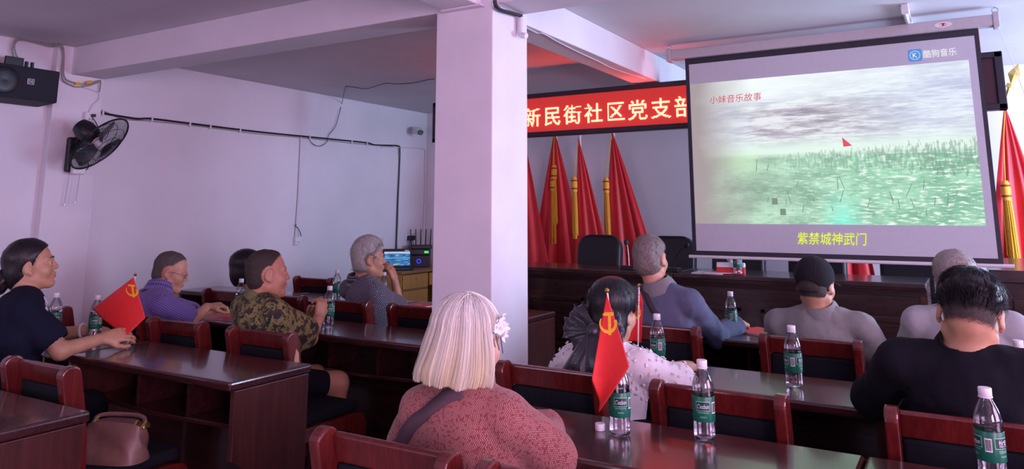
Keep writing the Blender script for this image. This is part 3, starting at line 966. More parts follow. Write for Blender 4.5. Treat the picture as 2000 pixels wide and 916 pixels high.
# ---------------------------------------------------------------- head table, lectern, leather chairs
TZ0, TZ1, TY = .20, .972, 5.60
def head_unit(x0, x1, label, panels, endr):
    w_ = x1 - x0
    t = thing('head_table', label, 'table', ((x0 + x1) / 2, TY, TZ0), 0, 'head table units')
    h = w_ / 2 - .002; H_ = TZ1 - TZ0
    MB().box(-h, h, -.03, .56, H_ - .035, H_).build('top', M['headwood'], t, bevel=.008, bseg=3)
    MB().prism([(-.025, H_ - .035), (-.022, H_ - .055), (-.010, H_ - .075), (-.002, H_ - .09), (.02, H_ - .09), (.02, H_ - .035)], 'x', -h, h).build('moulding', M['headwood'], t, bevel=.003)
    MB().box(-h, h, .005, .03, 0, H_ - .035).build('front_board', M['headwood'], t)
    MB().box(-h, h, -.012, .01, 0, .10).build('plinth', M['headwood'], t, bevel=.004)
    pw = 2 * h / panels
    for k in range(panels):
        a, c = -h + k * pw + .07, -h + (k + 1) * pw - .07
        pm = MB()
        for (p, q, r_, s_) in ((a, c, .16, .19), (a, c, .52, .55), (a, a + .03, .16, .55), (c - .03, c, .16, .55)):
            pm.box(p, q, -.010, .006, r_, s_)
        pm.build('panel_moulding', M['headwood'], t, bevel=.004)
        MB().box(a + .05, c - .05, -.004, .006, .21, .50).build('raised_panel', M['headwood'], t, bevel=.004)
    for x in ((-h + .02,) if not endr else (-h + .02, h - .02)):
        MB().box(x - .02, x + .02, -.005, .50, 0, H_ - .035).build('end_panel', M['woodv'], t)
    return t
head_unit(-3.95, -1.917, 'left part of the long head table, under the first microphone', 3, False)
head_unit(-1.917, -.236, 'right part of the long head table, with bottle and tissue box', 3, True)
le = thing('lectern', 'dark wooden lectern at the right picture edge, in front of the flag', 'lectern', (.62, 5.62, TZ0))
MB().box(-.48, .55, 0, .5, 0, .80).build('body', M['headwood'], le, bevel=.006)
MB().prism([(-.05, .875), (-.05, .80), (.55, .80), (.55, .92)], 'x', -.51, .58).build('sloping_top', M['headwood'], le, bevel=.006)
MB().box(-.40, .47, -.012, .004, .12, .70).build('front_panel', M['headwood'], le, bevel=.006)

def make_leather():
    t = thing('leather_armchair', 'x', 'chair')
    # back cushion: rounded slab, leaning; faces -y
    BM_ = Matrix.Translation((0, .20, .45)) @ Matrix.Rotation(math.radians(-9), 4, 'X')
    nx, nz = 13, 15; vs = []; fs = []
    def outline(k): return
    W_, H_ = .225, .565
    pts2 = []
    for qx, qz, a0 in ((1, 1, 0), (-1, 1, 90)):
        for k in range(8):
            a = math.radians(a0 + 90 * k / 7); r_ = .13
            pts2.append((qx * (W_ - r_) + r_ * math.cos(a), H_ - r_ + r_ * math.sin(a)))
    pts2 += [(-W_ * 1.0, .25), (-W_ * .92, 0), (W_ * .92, 0), (W_ * 1.0, .25)]
    mb = MB(); mb.prism(pts2, 'y', -.05, .05); mb.v = [tuple(BM_ @ Vector(v)) for v in mb.v]
    mb.build('backrest', M['leather'], t, smooth=True, angle=50, bevel=.03, bseg=4)
    pn_ = MB(); pn_.prism([(-.15, .02), (.15, .02), (.155, .28), (-.155, .28)], 'y', -.062, -.03); pn_.v = [tuple(BM_ @ Vector(v)) for v in pn_.v]
    pn_.build('lumbar_cushion', M['leather'], t, bevel=.02, bseg=3)
    for s in (-1, 1):
        sp_ = MB(); sp_.prism([(s * .16, .02), (s * .205, .02), (s * .21, .27), (s * .165, .28)], 'y', -.060, -.03); sp_.v = [tuple(BM_ @ Vector(v)) for v in sp_.v]
        sp_.build('side_bolster', M['leather'], t, bevel=.014, bseg=3)
    MB().box(-.23, .23, -.27, .20, .36, .47).build('seat', M['leather'], t, bevel=.035, bseg=3)
    for s in (-1, 1):
        ar = MB(); ar.prism([(-.30, .60), (-.28, .655), (.05, .655), (.20, .62), (.20, .58), (.02, .615), (-.24, .61), (-.26, .42), (-.30, .42)], 'x', s * .275 - .025, s * .275 + .025)
        ar.build('armrest', M['oaktop'], t, bevel=.008)
        lg_ = MB(); lg_.box(s * .24 - .03, s * .24 + .03, -.26, -.20, 0, .42); lg_.box(s * .24 - .03, s * .24 + .03, .14, .20, 0, .42)
        lg_.build('leg', M['headwood'], t, bevel=.004)
    return t
lc = make_leather()
lab = ['black leather armchair between two tasselled flags, facing the room', 'black leather armchair behind the head of the man in blue-grey', 'black leather armchair right behind the tissue box and bottle', 'black leather armchair partly behind the black cap', 'blue-lit leather armchair in front of the red cloth, before the lectern gap']
for i, x in enumerate((-3.01, -2.30, -1.70, -1.06, -.37)):
    if i == 0: lc.location = (x, 6.42, TZ0); lc['label'] = lab[0]; lc['group'] = 'leather armchairs behind the head table'
    else: dup(lc, (x, 6.42, TZ0), 0, lab[i])

# ---------------------------------------------------------------- standing red flags
def standing_flag(name_label, x, y, ztop, zbot, wl, wr, folds, tass, pole_top=None, lean=0.0, seed=1):
    t = thing('standing_flag', name_label, 'flag', (x, y, TZ0), 0, 'red flags on poles behind the head table')
    r_ = random.Random(seed)
    hz_ = ztop - TZ0
    pt = pole_top if pole_top else hz_ + .10
    MB().tube([(0, 0, 0), (lean, .0, pt)], .014, 10).build('pole', M['whiteplastic'], t, smooth=True)
    MB().lathe([(.16, 0), (.16, .02), (.05, .05), (.03, .10), (.03, .16)], 20).build('base', M['metal'], t, smooth=True)
    nu, nv = 64, 34
    ph = r_.random() * 6
    vs = []
    for j in range(nv + 1):
        v = j / nv
        z = hz_ + (zbot - ztop) * v
        sp_ = (v ** .92)
        for i in range(nu + 1):
            u = i / nu
            xx = (-wl + (wl + wr) * u) * sp_ + lean * (z / hz_)
            am = (.005 + .022 * v) * (1 - .35 * abs(2 * u - 1))
            yy = am * math.sin(u * folds * 1.3 * PI + ph + 1.2 * v) + .4 * am * math.sin(u * folds * 2.1 * PI + 2 * ph) - .035
            drop = .05 * math.sin(u * PI * 3 + ph) * v
            xx += .25 * am * math.cos(u * folds * 1.3 * PI + ph)
            vs.append((xx, yy, z + drop))
    fs = [(j * (nu + 1) + i, j * (nu + 1) + i + 1, (j + 1) * (nu + 1) + i + 1, (j + 1) * (nu + 1) + i) for j in range(nv) for i in range(nu)]
    o = obj_from('cloth', vs, fs, M['flagred'], t, smooth=True)
    so_ = o.modifiers.new('thick', 'SOLIDIFY'); so_.thickness = .004
    for (dx, zt, zb) in tass:
        tm = MB(); zt -= TZ0; zb -= TZ0
        n = 46
        for k in range(n):
            a = 2 * PI * k / n * 3.3; rr_ = .012 + .020 * ((k * 7) % n) / n
            p0 = (dx + rr_ * .8 * math.cos(a), -.10 + rr_ * .6 * math.sin(a), zt - .04)
            p1 = (dx + rr_ * 1.15 * math.cos(a + .2), -.10 + rr_ * .8 * math.sin(a), (zt + zb) / 2)
            p2 = (dx + rr_ * 1.25 * math.cos(a + .3) + r_.uniform(-.006, .006), -.10 + rr_ * .9 * math.sin(a), zb + r_.uniform(0, .09))
            tm.tube([p0, p1, p2], .0042, 4)
        to = tm.build('tassel', M['yellowcord'], t, smooth=True)
        tb = MB(); tb.lathe([(.018, zt + .02), (.030, zt), (.033, zt - .06), (.031, zt - .14), (.02, zt - .145)], 14, Matrix.Translation((dx, -.10, 0))); tb.build('tassel_head', M['yellowcord'], to, smooth=True)
        for dz in (-.02, -.105):
            MB().lathe([(.033, zt + dz + .008), (.0355, zt + dz + .006), (.0355, zt + dz - .006), (.033, zt + dz - .008)], 14, Matrix.Translation((dx, -.10, 0))).build('tassel_band', M['tassbind'], to, smooth=True)
        MB().tube([(dx, -.10, zt + .01), (dx * .6, -.085, (zt + hz_) / 2 + .05), (lean * .9, -.035, hz_ - .01)], .004, 5).build('cord', M['yellowcord'], t)
    return t
standing_flag('red flag beside the column with one gold tassel', -4.245, 7.38, 2.33, .55, .18, .40, 4, [(.0, 1.82, 1.13)], seed=1)
standing_flag('wide red flag with two gold tassels behind the first leather armchair', -3.925, 7.56, 2.33, .55, .36, .46, 5, [(.02, 1.93, 1.28), (.005, 1.80, 1.07)], seed=5)
standing_flag('narrow red flag with a gold tassel left of its folds', -3.53, 7.40, 2.215, .55, .08, .44, 5, [(-.045, 1.78, 1.14)], pole_top=2.25, lean=-.02, seed=9)
standing_flag('broad red flag nearest the projection screen, tassel on its left', -3.205, 7.58, 2.285, .55, .18, .56, 6, [(-.075, 1.77, 1.12)], pole_top=2.25, lean=-.02, seed=13)
standing_flag('red flag whose lower edge shows under the screen bar', -.90, 7.52, 2.2, .55, .30, .24, 5, [], seed=21)
fR = standing_flag('red flag at the right picture edge with a gold spear tip', .385, 7.46, 2.30, .50, .30, .34, 5, [(-.06, 1.66, 1.0)], seed=17, pole_top=2.02)
# the gilded spearhead of its leaning pole
p0, p1, p2, p3 = (at_y(*q, 7.30) for q in ((1966, 186), (1974, 164), (1979, 150), (1989, 124)))
p1b = at_y(1971, 172, 7.30)
def rel(p): return tuple(np.array(p) - np.array((.385, 7.46, TZ0)))
MB().tube([rel(at_y(1957, 215, 7.36)), rel(p0), rel(p1)], [.012, .012, .016], 10).build('spear_socket', M['gold'], fR, smooth=True)
MB().tube([rel(p1b), rel(p1)], [.03, .026], 12).build('spear_collar', M['gold'], fR, smooth=True)
d_ = np.array(p3) - np.array(p2); s_ = np.cross(d_, [0, 1, 0]); s_ /= np.linalg.norm(s_)
a, b_, c = np.array(p1), np.array(p2), np.array(p3)
blade = MB(); n0 = np.array((0, .012, 0))
blade.add([rel(a), rel(b_ + s_ * .045 + d_ * .15), rel(c), rel(b_ - s_ * .045 + d_ * .15), rel(b_ + n0 + d_ * .1), rel(b_ - n0 + d_ * .1)], [(0, 1, 4), (1, 2, 4), (2, 3, 4), (3, 0, 4), (1, 0, 5), (2, 1, 5), (3, 2, 5), (0, 3, 5)])
blade.build('spear_tip', M['gold'], fR)

# ---------------------------------------------------------------- head table items
def mic(x, y, tip, label):
    t = thing('gooseneck_microphone', label, 'microphone', (x, y, TZ1), 0, 'conference microphones')
    MB().prism([(-.055, .0), (.055, 0), (.045, .03), (-.045, .03)], 'x', -.06, .06).build('base', M['black'], t, bevel=.006)
    tp = Vector(tip) - Vector((x, y, TZ1))
    pts_ = spline([(0, 0, .03), (tp.x * .15, tp.y * .1, tp.z * .45), (tp.x * .55, tp.y * .5, tp.z * .78), tuple(tp * .93)], 6)
    MB().tube(pts_, .005, 8).build('gooseneck', M['metal'] if x < -2.2 else M['black'], t, smooth=True)
    d = Vector(pts_[-1]) - Vector(pts_[-2]); d.normalize()
    MB().tube([Vector(pts_[-1]), Vector(pts_[-1]) + d * .008, Vector(pts_[-1]) + d * .03, Vector(pts_[-1]) + d * .042], [.010, .019, .019, .010], 12).build('capsule', M['blackm'], t, smooth=True)
mic(-2.335, 5.74, tuple(at_y(1224, 474, 5.72)), 'grey gooseneck microphone before the first leather armchair')
mic(-1.965, 5.72, tuple(at_y(1340, 478, 5.66)), 'black gooseneck microphone leaning right, beside the man in blue-grey')
pp = thing('papers', 'white papers lying on the head table', 'paper', (-1.66, 5.70, TZ1))
MB().box(-.13, .10, -.07, .12, 0, .006).build('sheet', M['paper'], pp)
o = MB().box(-.05, .15, -.09, .07, .0065, .011, Matrix.Rotation(.3, 4, 'Z')).build('sheet', M['paper'], pp)
tb = thing('tissue_box', 'red and white tissue box beside the bottle on the head table', 'tissue box', (-1.52, 5.74, TZ1), .15)
MB().box(-.10, .10, -.055, .055, 0, .05).build('box', M['redpaper'], tb, bevel=.003)
MB().prism([(-.055, .05), (.055, .05), (.045, .075), (-.03, .085)], 'x', -.10, .10).build('box_lid', M['paper'], tb, bevel=.003)
MB().lathe([(.035, .07), (.02, .085), (.03, .105), (.006, .115)], 9, Matrix.Rotation(.5, 4, 'Z')).build('tissue', M['paper'], tb)

# ---------------------------------------------------------------- bottles
m, nt, b = new_mat('clear_pet')
for n_ in list(nt.nodes):
    if n_.type != 'OUTPUT_MATERIAL': nt.nodes.remove(n_)
out_ = [n_ for n_ in nt.nodes if n_.type == 'OUTPUT_MATERIAL'][0]
tr_ = node(nt, 'ShaderNodeBsdfTransparent'); tr_.inputs[0].default_value = (.93, .93, .95, 1)
gl_ = node(nt, 'ShaderNodeBsdfGlossy'); gl_.inputs['Roughness'].default_value = .06
lw_ = node(nt, 'ShaderNodeLayerWeight'); lw_.inputs[0].default_value = .42
mx_ = node(nt, 'ShaderNodeMixShader')
nt.links.new(ramp(nt, lw_.outputs['Fresnel'], [(0.0, (.05, .05, .05)), (.9, (.65, .65, .65))]), mx_.inputs[0])
nt.links.new(tr_.outputs[0], mx_.inputs[1]); nt.links.new(gl_.outputs[0], mx_.inputs[2]); nt.links.new(mx_.outputs[0], out_.inputs[0])
M['pet'] = m
m, nt, b = new_mat('bottled_water'); setp(b, color=(.93, .95, 1.0), rough=0.02, trans=1.0, ior=1.16); M['water'] = m
M['label'] = plain('green_label_film', (.004, .135, .075), .35, .08, 50)
M['labeldk'] = plain('dark_green_print', (.003, .055, .040), .35, .05)
M['labelpale'] = plain('pale_green_print', (.35, .72, .52), .4, .03)
M['capwhite2'] = plain('white_bottle_cap', (.80, .80, .82), .4, .03)
LR = .0325
def wrap(v, r, ang0):
    a = v[:, 0] / r + ang0
    rr_ = r - v[:, 1]
    return np.stack([rr_ * np.sin(a), -rr_ * np.cos(a), v[:, 2]], 1)
def flat_quad(x0, x1, z0, z1, n=10):
    xs = np.linspace(x0, x1, n + 1)
    v = np.array([(x, 0, z0) for x in xs] + [(x, 0, z1) for x in xs])
    f = [(i, i + 1, n + 2 + i, n + 1 + i) for i in range(n)]
    return v, f
def make_bottle():
    t = thing('water_bottle', 'x', 'bottle')
    prof = [(.0, .004), (.018, .001), (.026, .0), (.031, .006), (.0325, .015), (.0318, .022), (.0328, .028), (.0312, .034), (.0326, .041), (.0315, .048), (.0325, .054), (.0322, .056), (.0322, .128), (.0326, .131), (.0312, .138), (.0326, .146), (.0318, .154), (.0295, .165), (.026, .176), (.0205, .188), (.0155, .198), (.0135, .203), (.0132, .216)]
    mb = MB(); mb.lathe(prof, 32, close=False); mb.build('bottle_shell', M['pet'], t, smooth=True, angle=80)
    wp_ = [(max(r - .0012, 0), z + .0015) for r, z in prof if z < .142] + [(.0308, .142), (.0, .142)]
    mb = MB(); mb.lathe(wp_, 32, close=False); mb.build('water', M['water'], t, smooth=True, angle=60)
    lb = MB(); lb.lathe([(LR, .056), (LR + .0004, .057), (LR + .0004, .126), (LR, .127)], 48, close=False)
    lo = lb.build('label', M['label'], t, smooth=True)
    so_ = lo.modifiers.new('t', 'SOLIDIFY'); so_.thickness = .0003; so_.offset = 1
    R1, R2, R3 = LR + .0009, LR + .0012, LR + .0015
    for ang in (0.0, 2.15, 4.25):
        v, f = flat_quad(-.0215, .0215, .088, .114); obj_from('label_print', wrap(v, R1, ang), f, M['labelpale'], lo)
        v, f = flat_quad(-.0203, .0203, .0893, .1127); obj_from('label_print', wrap(v, R2, ang), f, M['labeldk'], lo)
        if ang != 2.15: v, f = text_box("C'estbon", -.0175, .0175, .0945, .1075, .25)
        else: v, f = text_box('怡宝', -.013, .013, .0925, .1095)
        obj_from('label_lettering', wrap(v, R3, ang), f, M['capwhite2'], lo)
        if ang != 2.15: v, f = text_box('Purified Drinking Water', -.018, .018, .0805, .0855)
        else: v, f = text_box('饮用纯净水', -.014, .014, .078, .0855)
        obj_from('label_lettering', wrap(v, R3, ang), f, M['labelpale'], lo)
        v, f = text_box('Net:555ml', -.009, .009, .069, .0735); obj_from('label_lettering', wrap(v, R3, ang), f, M['labelpale'], lo)
    for ang in (1.08, 3.2):
        v, f = flat_quad(-.008, .008, .080, .112); obj_from('barcode_panel', wrap(v, R1, ang), f, M['paper'], lo)
        vs, fs, xx = [], [], -.0065
        k = 0
        while xx < .006:
            w_ = (.0005, .0009, .0004, .0012, .0006)[k % 5]; b0 = len(vs)
            v, f = flat_quad(xx, xx + w_, .083, .109, 1); v = wrap(v, R2, ang)
            vs += v.tolist(); fs += [tuple(b0 + i for i in q_) for q_ in f]; xx += w_ + (.0006, .0004, .0009)[k % 3]; k += 1
        obj_from('barcode', vs, fs, M['black'], lo)
    cp = MB(); n = 36; prof2 = [(.0145, .207), (.0155, .208), (.0155, .226), (.0145, .2275), (0, .2275)]
    cp.lathe(prof2, n, close=False); cp.build('cap', M['capwhite2'], t, smooth=True, angle=50)
    MB().lathe([(.0155, .2035), (.0165, .204), (.0165, .2065), (.0155, .207)], 24, close=False).build('neck_ring', M['capwhite2'], t, smooth=True)
    return t
B0 = make_bottle()
def face(x, y, off): return math.atan2(x, -y) * 1.0 + off if False else -math.atan2(-x, y) * -1.0 + off
def bottle(i, x, y, z, label, off):
    rz = math.atan2(y, x) - PI / 2 + off       # off=0 shows the label front to the camera position
    if i == 0:
        B0.location = (x, y, z); B0.rotation_euler = (0, 0, rz); B0['label'] = label; B0['group'] = 'water bottles on the desks'
        return B0
    return dup(B0, (x, y, z), rz, label)
DT = .7605
bts = [
    (-.716, 2.318, DT, 'large capped water bottle in front, label to the camera', -.05),
    (-.617, 3.175, DT, 'capped water bottle on the desk behind the empty chair, barcode showing', -1.15),
    (-1.156, 4.32, DT, 'capped water bottle by the elbow of the man in blue-grey', -1.08),
    (-1.19, 3.23, DT, 'capped water bottle behind the white lace shoulder', -.75),
    (.010, 2.335, DT, 'water bottle cut off by the bottom edge, at the lower right', -1.2),
    (.128, 3.23, DT, 'water bottle of which only the cap shows above a black shoulder', 0),
    (-3.309, 3.40, DT, 'capped water bottle beside the folded hands of the man in camouflage', .1),
    (-4.33, 2.35, DT, 'water bottle against the sleeve of the woman in navy', .4),
    (-4.026, 2.40, DT, 'water bottle behind the left red flag', -.3),
    (-4.172, 3.46, DT, 'water bottle at the nape of the man in camouflage', .6),
    (-4.173, 4.36, DT, 'water bottle behind the back of the grey-haired man in checks', .9),
    (-3.704, 4.36, DT, 'water bottle under the raised hand of the grey-haired man', -.6),
    (-1.445, 5.64, TZ1 + .0005, 'water bottle on the head table, its top behind the screen bar', -.9),
]
for i, q in enumerate(bts): bottle(i, *q)
# the open bottle that holds the centre flag: its own copy without the cap
ob = dup(B0, (-.952, 2.235, DT), math.atan2(2.235, -.952) - PI / 2 + .12, 'open water bottle with the centre red flag stuck in its neck')
for ch in list(ob.children):
    if ch.name.startswith('cap'): bpy.data.objects.remove(ch)
bc = MB(); bc.lathe([(0, 0), (.0145, .0), (.0155, .002), (.0155, .019), (.0145, .0205), (0, .0205)], 30, close=False)
o = bc.build('bottle_cap', M['capwhite2'], smooth=True, angle=50)
q = at_z(1172, 840, .7605); o.location = tuple(q)
props(o, 'loose white bottle cap lying on the desk by the open bottle', 'bottle cap')

# ---------------------------------------------------------------- small party flags
EMB = {
    'hammer': [(-.62, .78), (-.30, 1.0), (.62, 1.0), (.62, .66), (.30, .66), (.30, -1.0), (-.02, -1.0), (-.02, .66), (-.30, .66), (-.42, .60)],
}
def emblem_geo():
    """hammer and sickle as flat outlines: sickle = open ring arc with handle, hammer = T shape; unit square about the origin"""
    polys = []
    out_, in_ = [], []
    for k in range(25):
        t = math.radians(150 + 235 * k / 24)
        ta = min(1, k / 8)
        out_.append((.92 * math.cos(t), .85 * math.sin(t) - .02))
        w_ = .06 + .24 * math.sin(PI * min(1, (k + 1) / 20) * .62)
        in_.append(((.92 - w_) * math.cos(t) + .05 * (1 - ta), (.85 - w_) * math.sin(t) + .0))
    for k in range(24): polys.append([out_[k], out_[k + 1], in_[k + 1], in_[k]])
    hm = EMB['hammer']
    polys.append([(-.62, .72), (-.34, .95), (.55, .95), (.55, .64), (-.40, .64)])
    polys.append([(-.02, .64), (.30, .64), (.30, -.98), (-.02, -.98)])
    return polys
def small_flag(label, foot, top, corners, emb, bulge, seed, base=True):
    """corners: cloth quad (pole-top, free-top, free-bottom, pole-bottom); emb: emblem centre, right and up vectors"""
    t = thing('table_flag', label, 'flag', tuple(foot), 0, 'small red table flags')
    f0 = np.array(foot)
    MB().tube([(0, 0, 0), tuple(np.array(top) - f0)], .0032, 8).build('pole', M['paper'], t, smooth=True)
    d = np.array(top) - f0; d /= np.linalg.norm(d)
    kn_ = MB(); e = np.array(top) - f0
    kn_.tube([e - d * .004, e, e + d * .006, e + d * .012], [.003, .007, .0075, .002], 10); kn_.build('gold_knob', M['gold'], t, smooth=True)
    C_ = [np.array(c) - f0 for c in corners]
    nrm = np.cross(C_[1] - C_[0], C_[3] - C_[0]); nrm /= np.linalg.norm(nrm)
    if nrm[1] > 0: nrm = -nrm
    nu = nv = 26
    flat = lambda u, v: (C_[0] * (1 - u) + C_[1] * u) * (1 - v) + (C_[3] * (1 - u) + C_[2] * u) * v
    def P(u, v):
        return flat(u, v) + nrm * bulge * (math.sin(u * PI * 1.6 + seed + .6 * v) * (.35 + v) + .35 * math.sin(u * 9 + v * 3 + seed) * v)
    vs = [P(i / nu, j / nv) for j in range(nv + 1) for i in range(nu + 1)]
    fs = [(j * (nu + 1) + i, j * (nu + 1) + i + 1, (j + 1) * (nu + 1) + i + 1, (j + 1) * (nu + 1) + i) for j in range(nv) for i in range(nu)]
    o = obj_from('cloth', [tuple(v) for v in vs], fs, M['deskflag'], t, smooth=True)
    so_ = o.modifiers.new('t', 'SOLIDIFY'); so_.thickness = .0012; so_.offset = 0
    ec, er, eu = (np.array(q, float) for q in emb)
    def inv(p):
        u = v = .4
        for _ in range(25):
            q = np.array(proj(flat(u, v) + f0)) - p; h = 1e-3
            J_ = np.stack([(np.array(proj(flat(u + h, v) + f0)) - p - q) / h, (np.array(proj(flat(u, v + h) + f0)) - p - q) / h], 1)
            du = np.linalg.lstsq(J_, -q, rcond=None)[0]; u += float(np.clip(du[0], -.3, .3)); v += float(np.clip(du[1], -.3, .3))
        return u, v
    ev, ef = [], []
    for poly in emblem_geo():
        b0 = len(ev)
        for (a, c) in poly: ev.append(P(*inv(ec + er * a + eu * c)))
        ef.append(tuple(range(b0, len(ev))))
    ev = np.array(ev)
    for sgn in (1, -1): obj_from('emblem', ev + nrm * .0022 * sgn, ef, M['emblem'], t)
    if base:
        MB().lathe([(.028, 0), (.028, .006), (.008, .012), (.005, .03)], 18).build('stand', M['pet'], t, smooth=True)
    return t
def Y(px, py, y): return at_y(px, py, y)
small_flag('red table flag with its corner by the hand of the woman in navy', at_z(249, 673, .7605), Y(264, 538, 2.36), [Y(262, 541, 2.36), Y(283, 621, 2.36), Y(240, 661, 2.30), Y(183, 603, 2.32)], ((259.5, 568), (12.5, 1.5), (-1.5, -13)), .008, .4)
small_flag('red table flag hanging from the open bottle in the centre', (-.952, 2.235, .83), Y(1186, 570, 2.235), [Y(1186, 574, 2.232), Y(1229, 716, 2.185), Y(1172, 805, 2.172), Y(1158, 742, 2.180)], ((1189, 632), (17.5, 0), (0, -23)), .008, 1.3, base=False)
small_flag('red table flag seen edge-on beyond the woman in the white blouse', (-1.292, 3.25, .7605), Y(1248, 559, 3.25), [Y(1248, 562, 3.25), Y(1256, 590, 3.27), Y(1252, 668, 3.30), Y(1225, 668, 3.27)], ((1245, 610), (7, 0), (0, -16)), .006, 2.0)

# ---------------------------------------------------------------- booklets, bag
def booklet(p, rz, label, w_=.21, d_=.29):
    t = thing('booklet', label, 'booklet', (p[0], p[1], .7605), rz, 'red booklets on the desks')
    MB().box(-w_ / 2, w_ / 2, -d_ / 2, d_ / 2, .001, .007).build('pages', M['paper'], t)
    c = MB(); c.box(-w_ / 2 - .002, w_ / 2 + .002, -d_ / 2 - .002, d_ / 2 + .002, .007, .0085); c.box(-w_ / 2 - .002, w_ / 2 + .002, -d_ / 2 - .002, d_ / 2 + .002, 0, .001)
    c.build('cover', M['redpaper'], t)
    v_, f_ = flat_quad(-.03, .03, -.012, .012, 1)
    obj_from('cover_emblem', np.stack([v_[:, 0], v_[:, 2] + .03, np.full(len(v_), .0089)], 1), f_, M['emblem'], t)
    return t
booklet(at_z(1492, 651, .76), -.55, 'red booklet on the front desk beside the elbow bottle', .29, .21)
booklet((-.33, 4.29), .2, 'red booklet on the front desk, past the shoulder of the man in the cap')
booklet((-4.10, 3.30), .25, 'red booklet under the forearm of the man in glasses', .30, .22)
booklet((-3.42, 4.38), -.1, 'red booklet on the desk before the grey-haired man in checks')
ph = thing('mobile_phone', 'dark phone under the fingers of the man in glasses', 'phone', (-4.02, 3.42, .7605), .6)
MB().box(-.037, .037, -.078, .078, 0, .009).build('case', M['black'], ph, bevel=.003)
MB().box(-.034, .034, -.074, .074, .0091, .0096).build('display', M['leather'], ph)

bag = thing('handbag', 'brown leather handbag with gold clasp on the empty chair seat', 'bag', (-2.93, 1.87, .476), .35)
vs, fs = [], []
nz, na = 12, 40
for j in range(nz + 1):
    z = j / nz
    for k in range(na):
        a = 2 * PI * k / na
        rx = .135 * (1 - .10 * z) ; ry = .075 * (1 - .62 * z ** 1.4)
        ca, sa = math.cos(a), math.sin(a)
        x = math.copysign(abs(ca) ** .55, ca) * rx; y = math.copysign(abs(sa) ** .75, sa) * ry
        cr_ = .006 * math.sin(5 * a + 7 * z) * math.sin(PI * z)
        vs.append((x + cr_, y + cr_, .135 * z - .010 * math.cos(2 * a) * z))
for j in range(nz):
    for k in range(na): fs.append((j * na + k, j * na + (k + 1) % na, (j + 1) * na + (k + 1) % na, (j + 1) * na + k))
fs += [tuple(range(na))[::-1], tuple(nz * na + k for k in range(na))]
M['bag'] = plain('brown_bag_leather', (.20, .105, .085), .42, .18, 14, .2)
obj_from('bag_body', vs, fs, M['bag'], bag, smooth=True, angle=60)
MB().tube(spline([(-.115, .01, .125), (-.10, .035, .150), (0, .055, .152), (.09, .035, .150), (.118, .01, .125)], 5), .008, 8).build('strap', M['bag'], bag, smooth=True)
for x in (-.09, .09, .128): MB().tube([(x, -.02, .125), (x, .0, .142), (x, .02, .125)], .008, 8).build('clasp', M['gold'], bag, smooth=True)

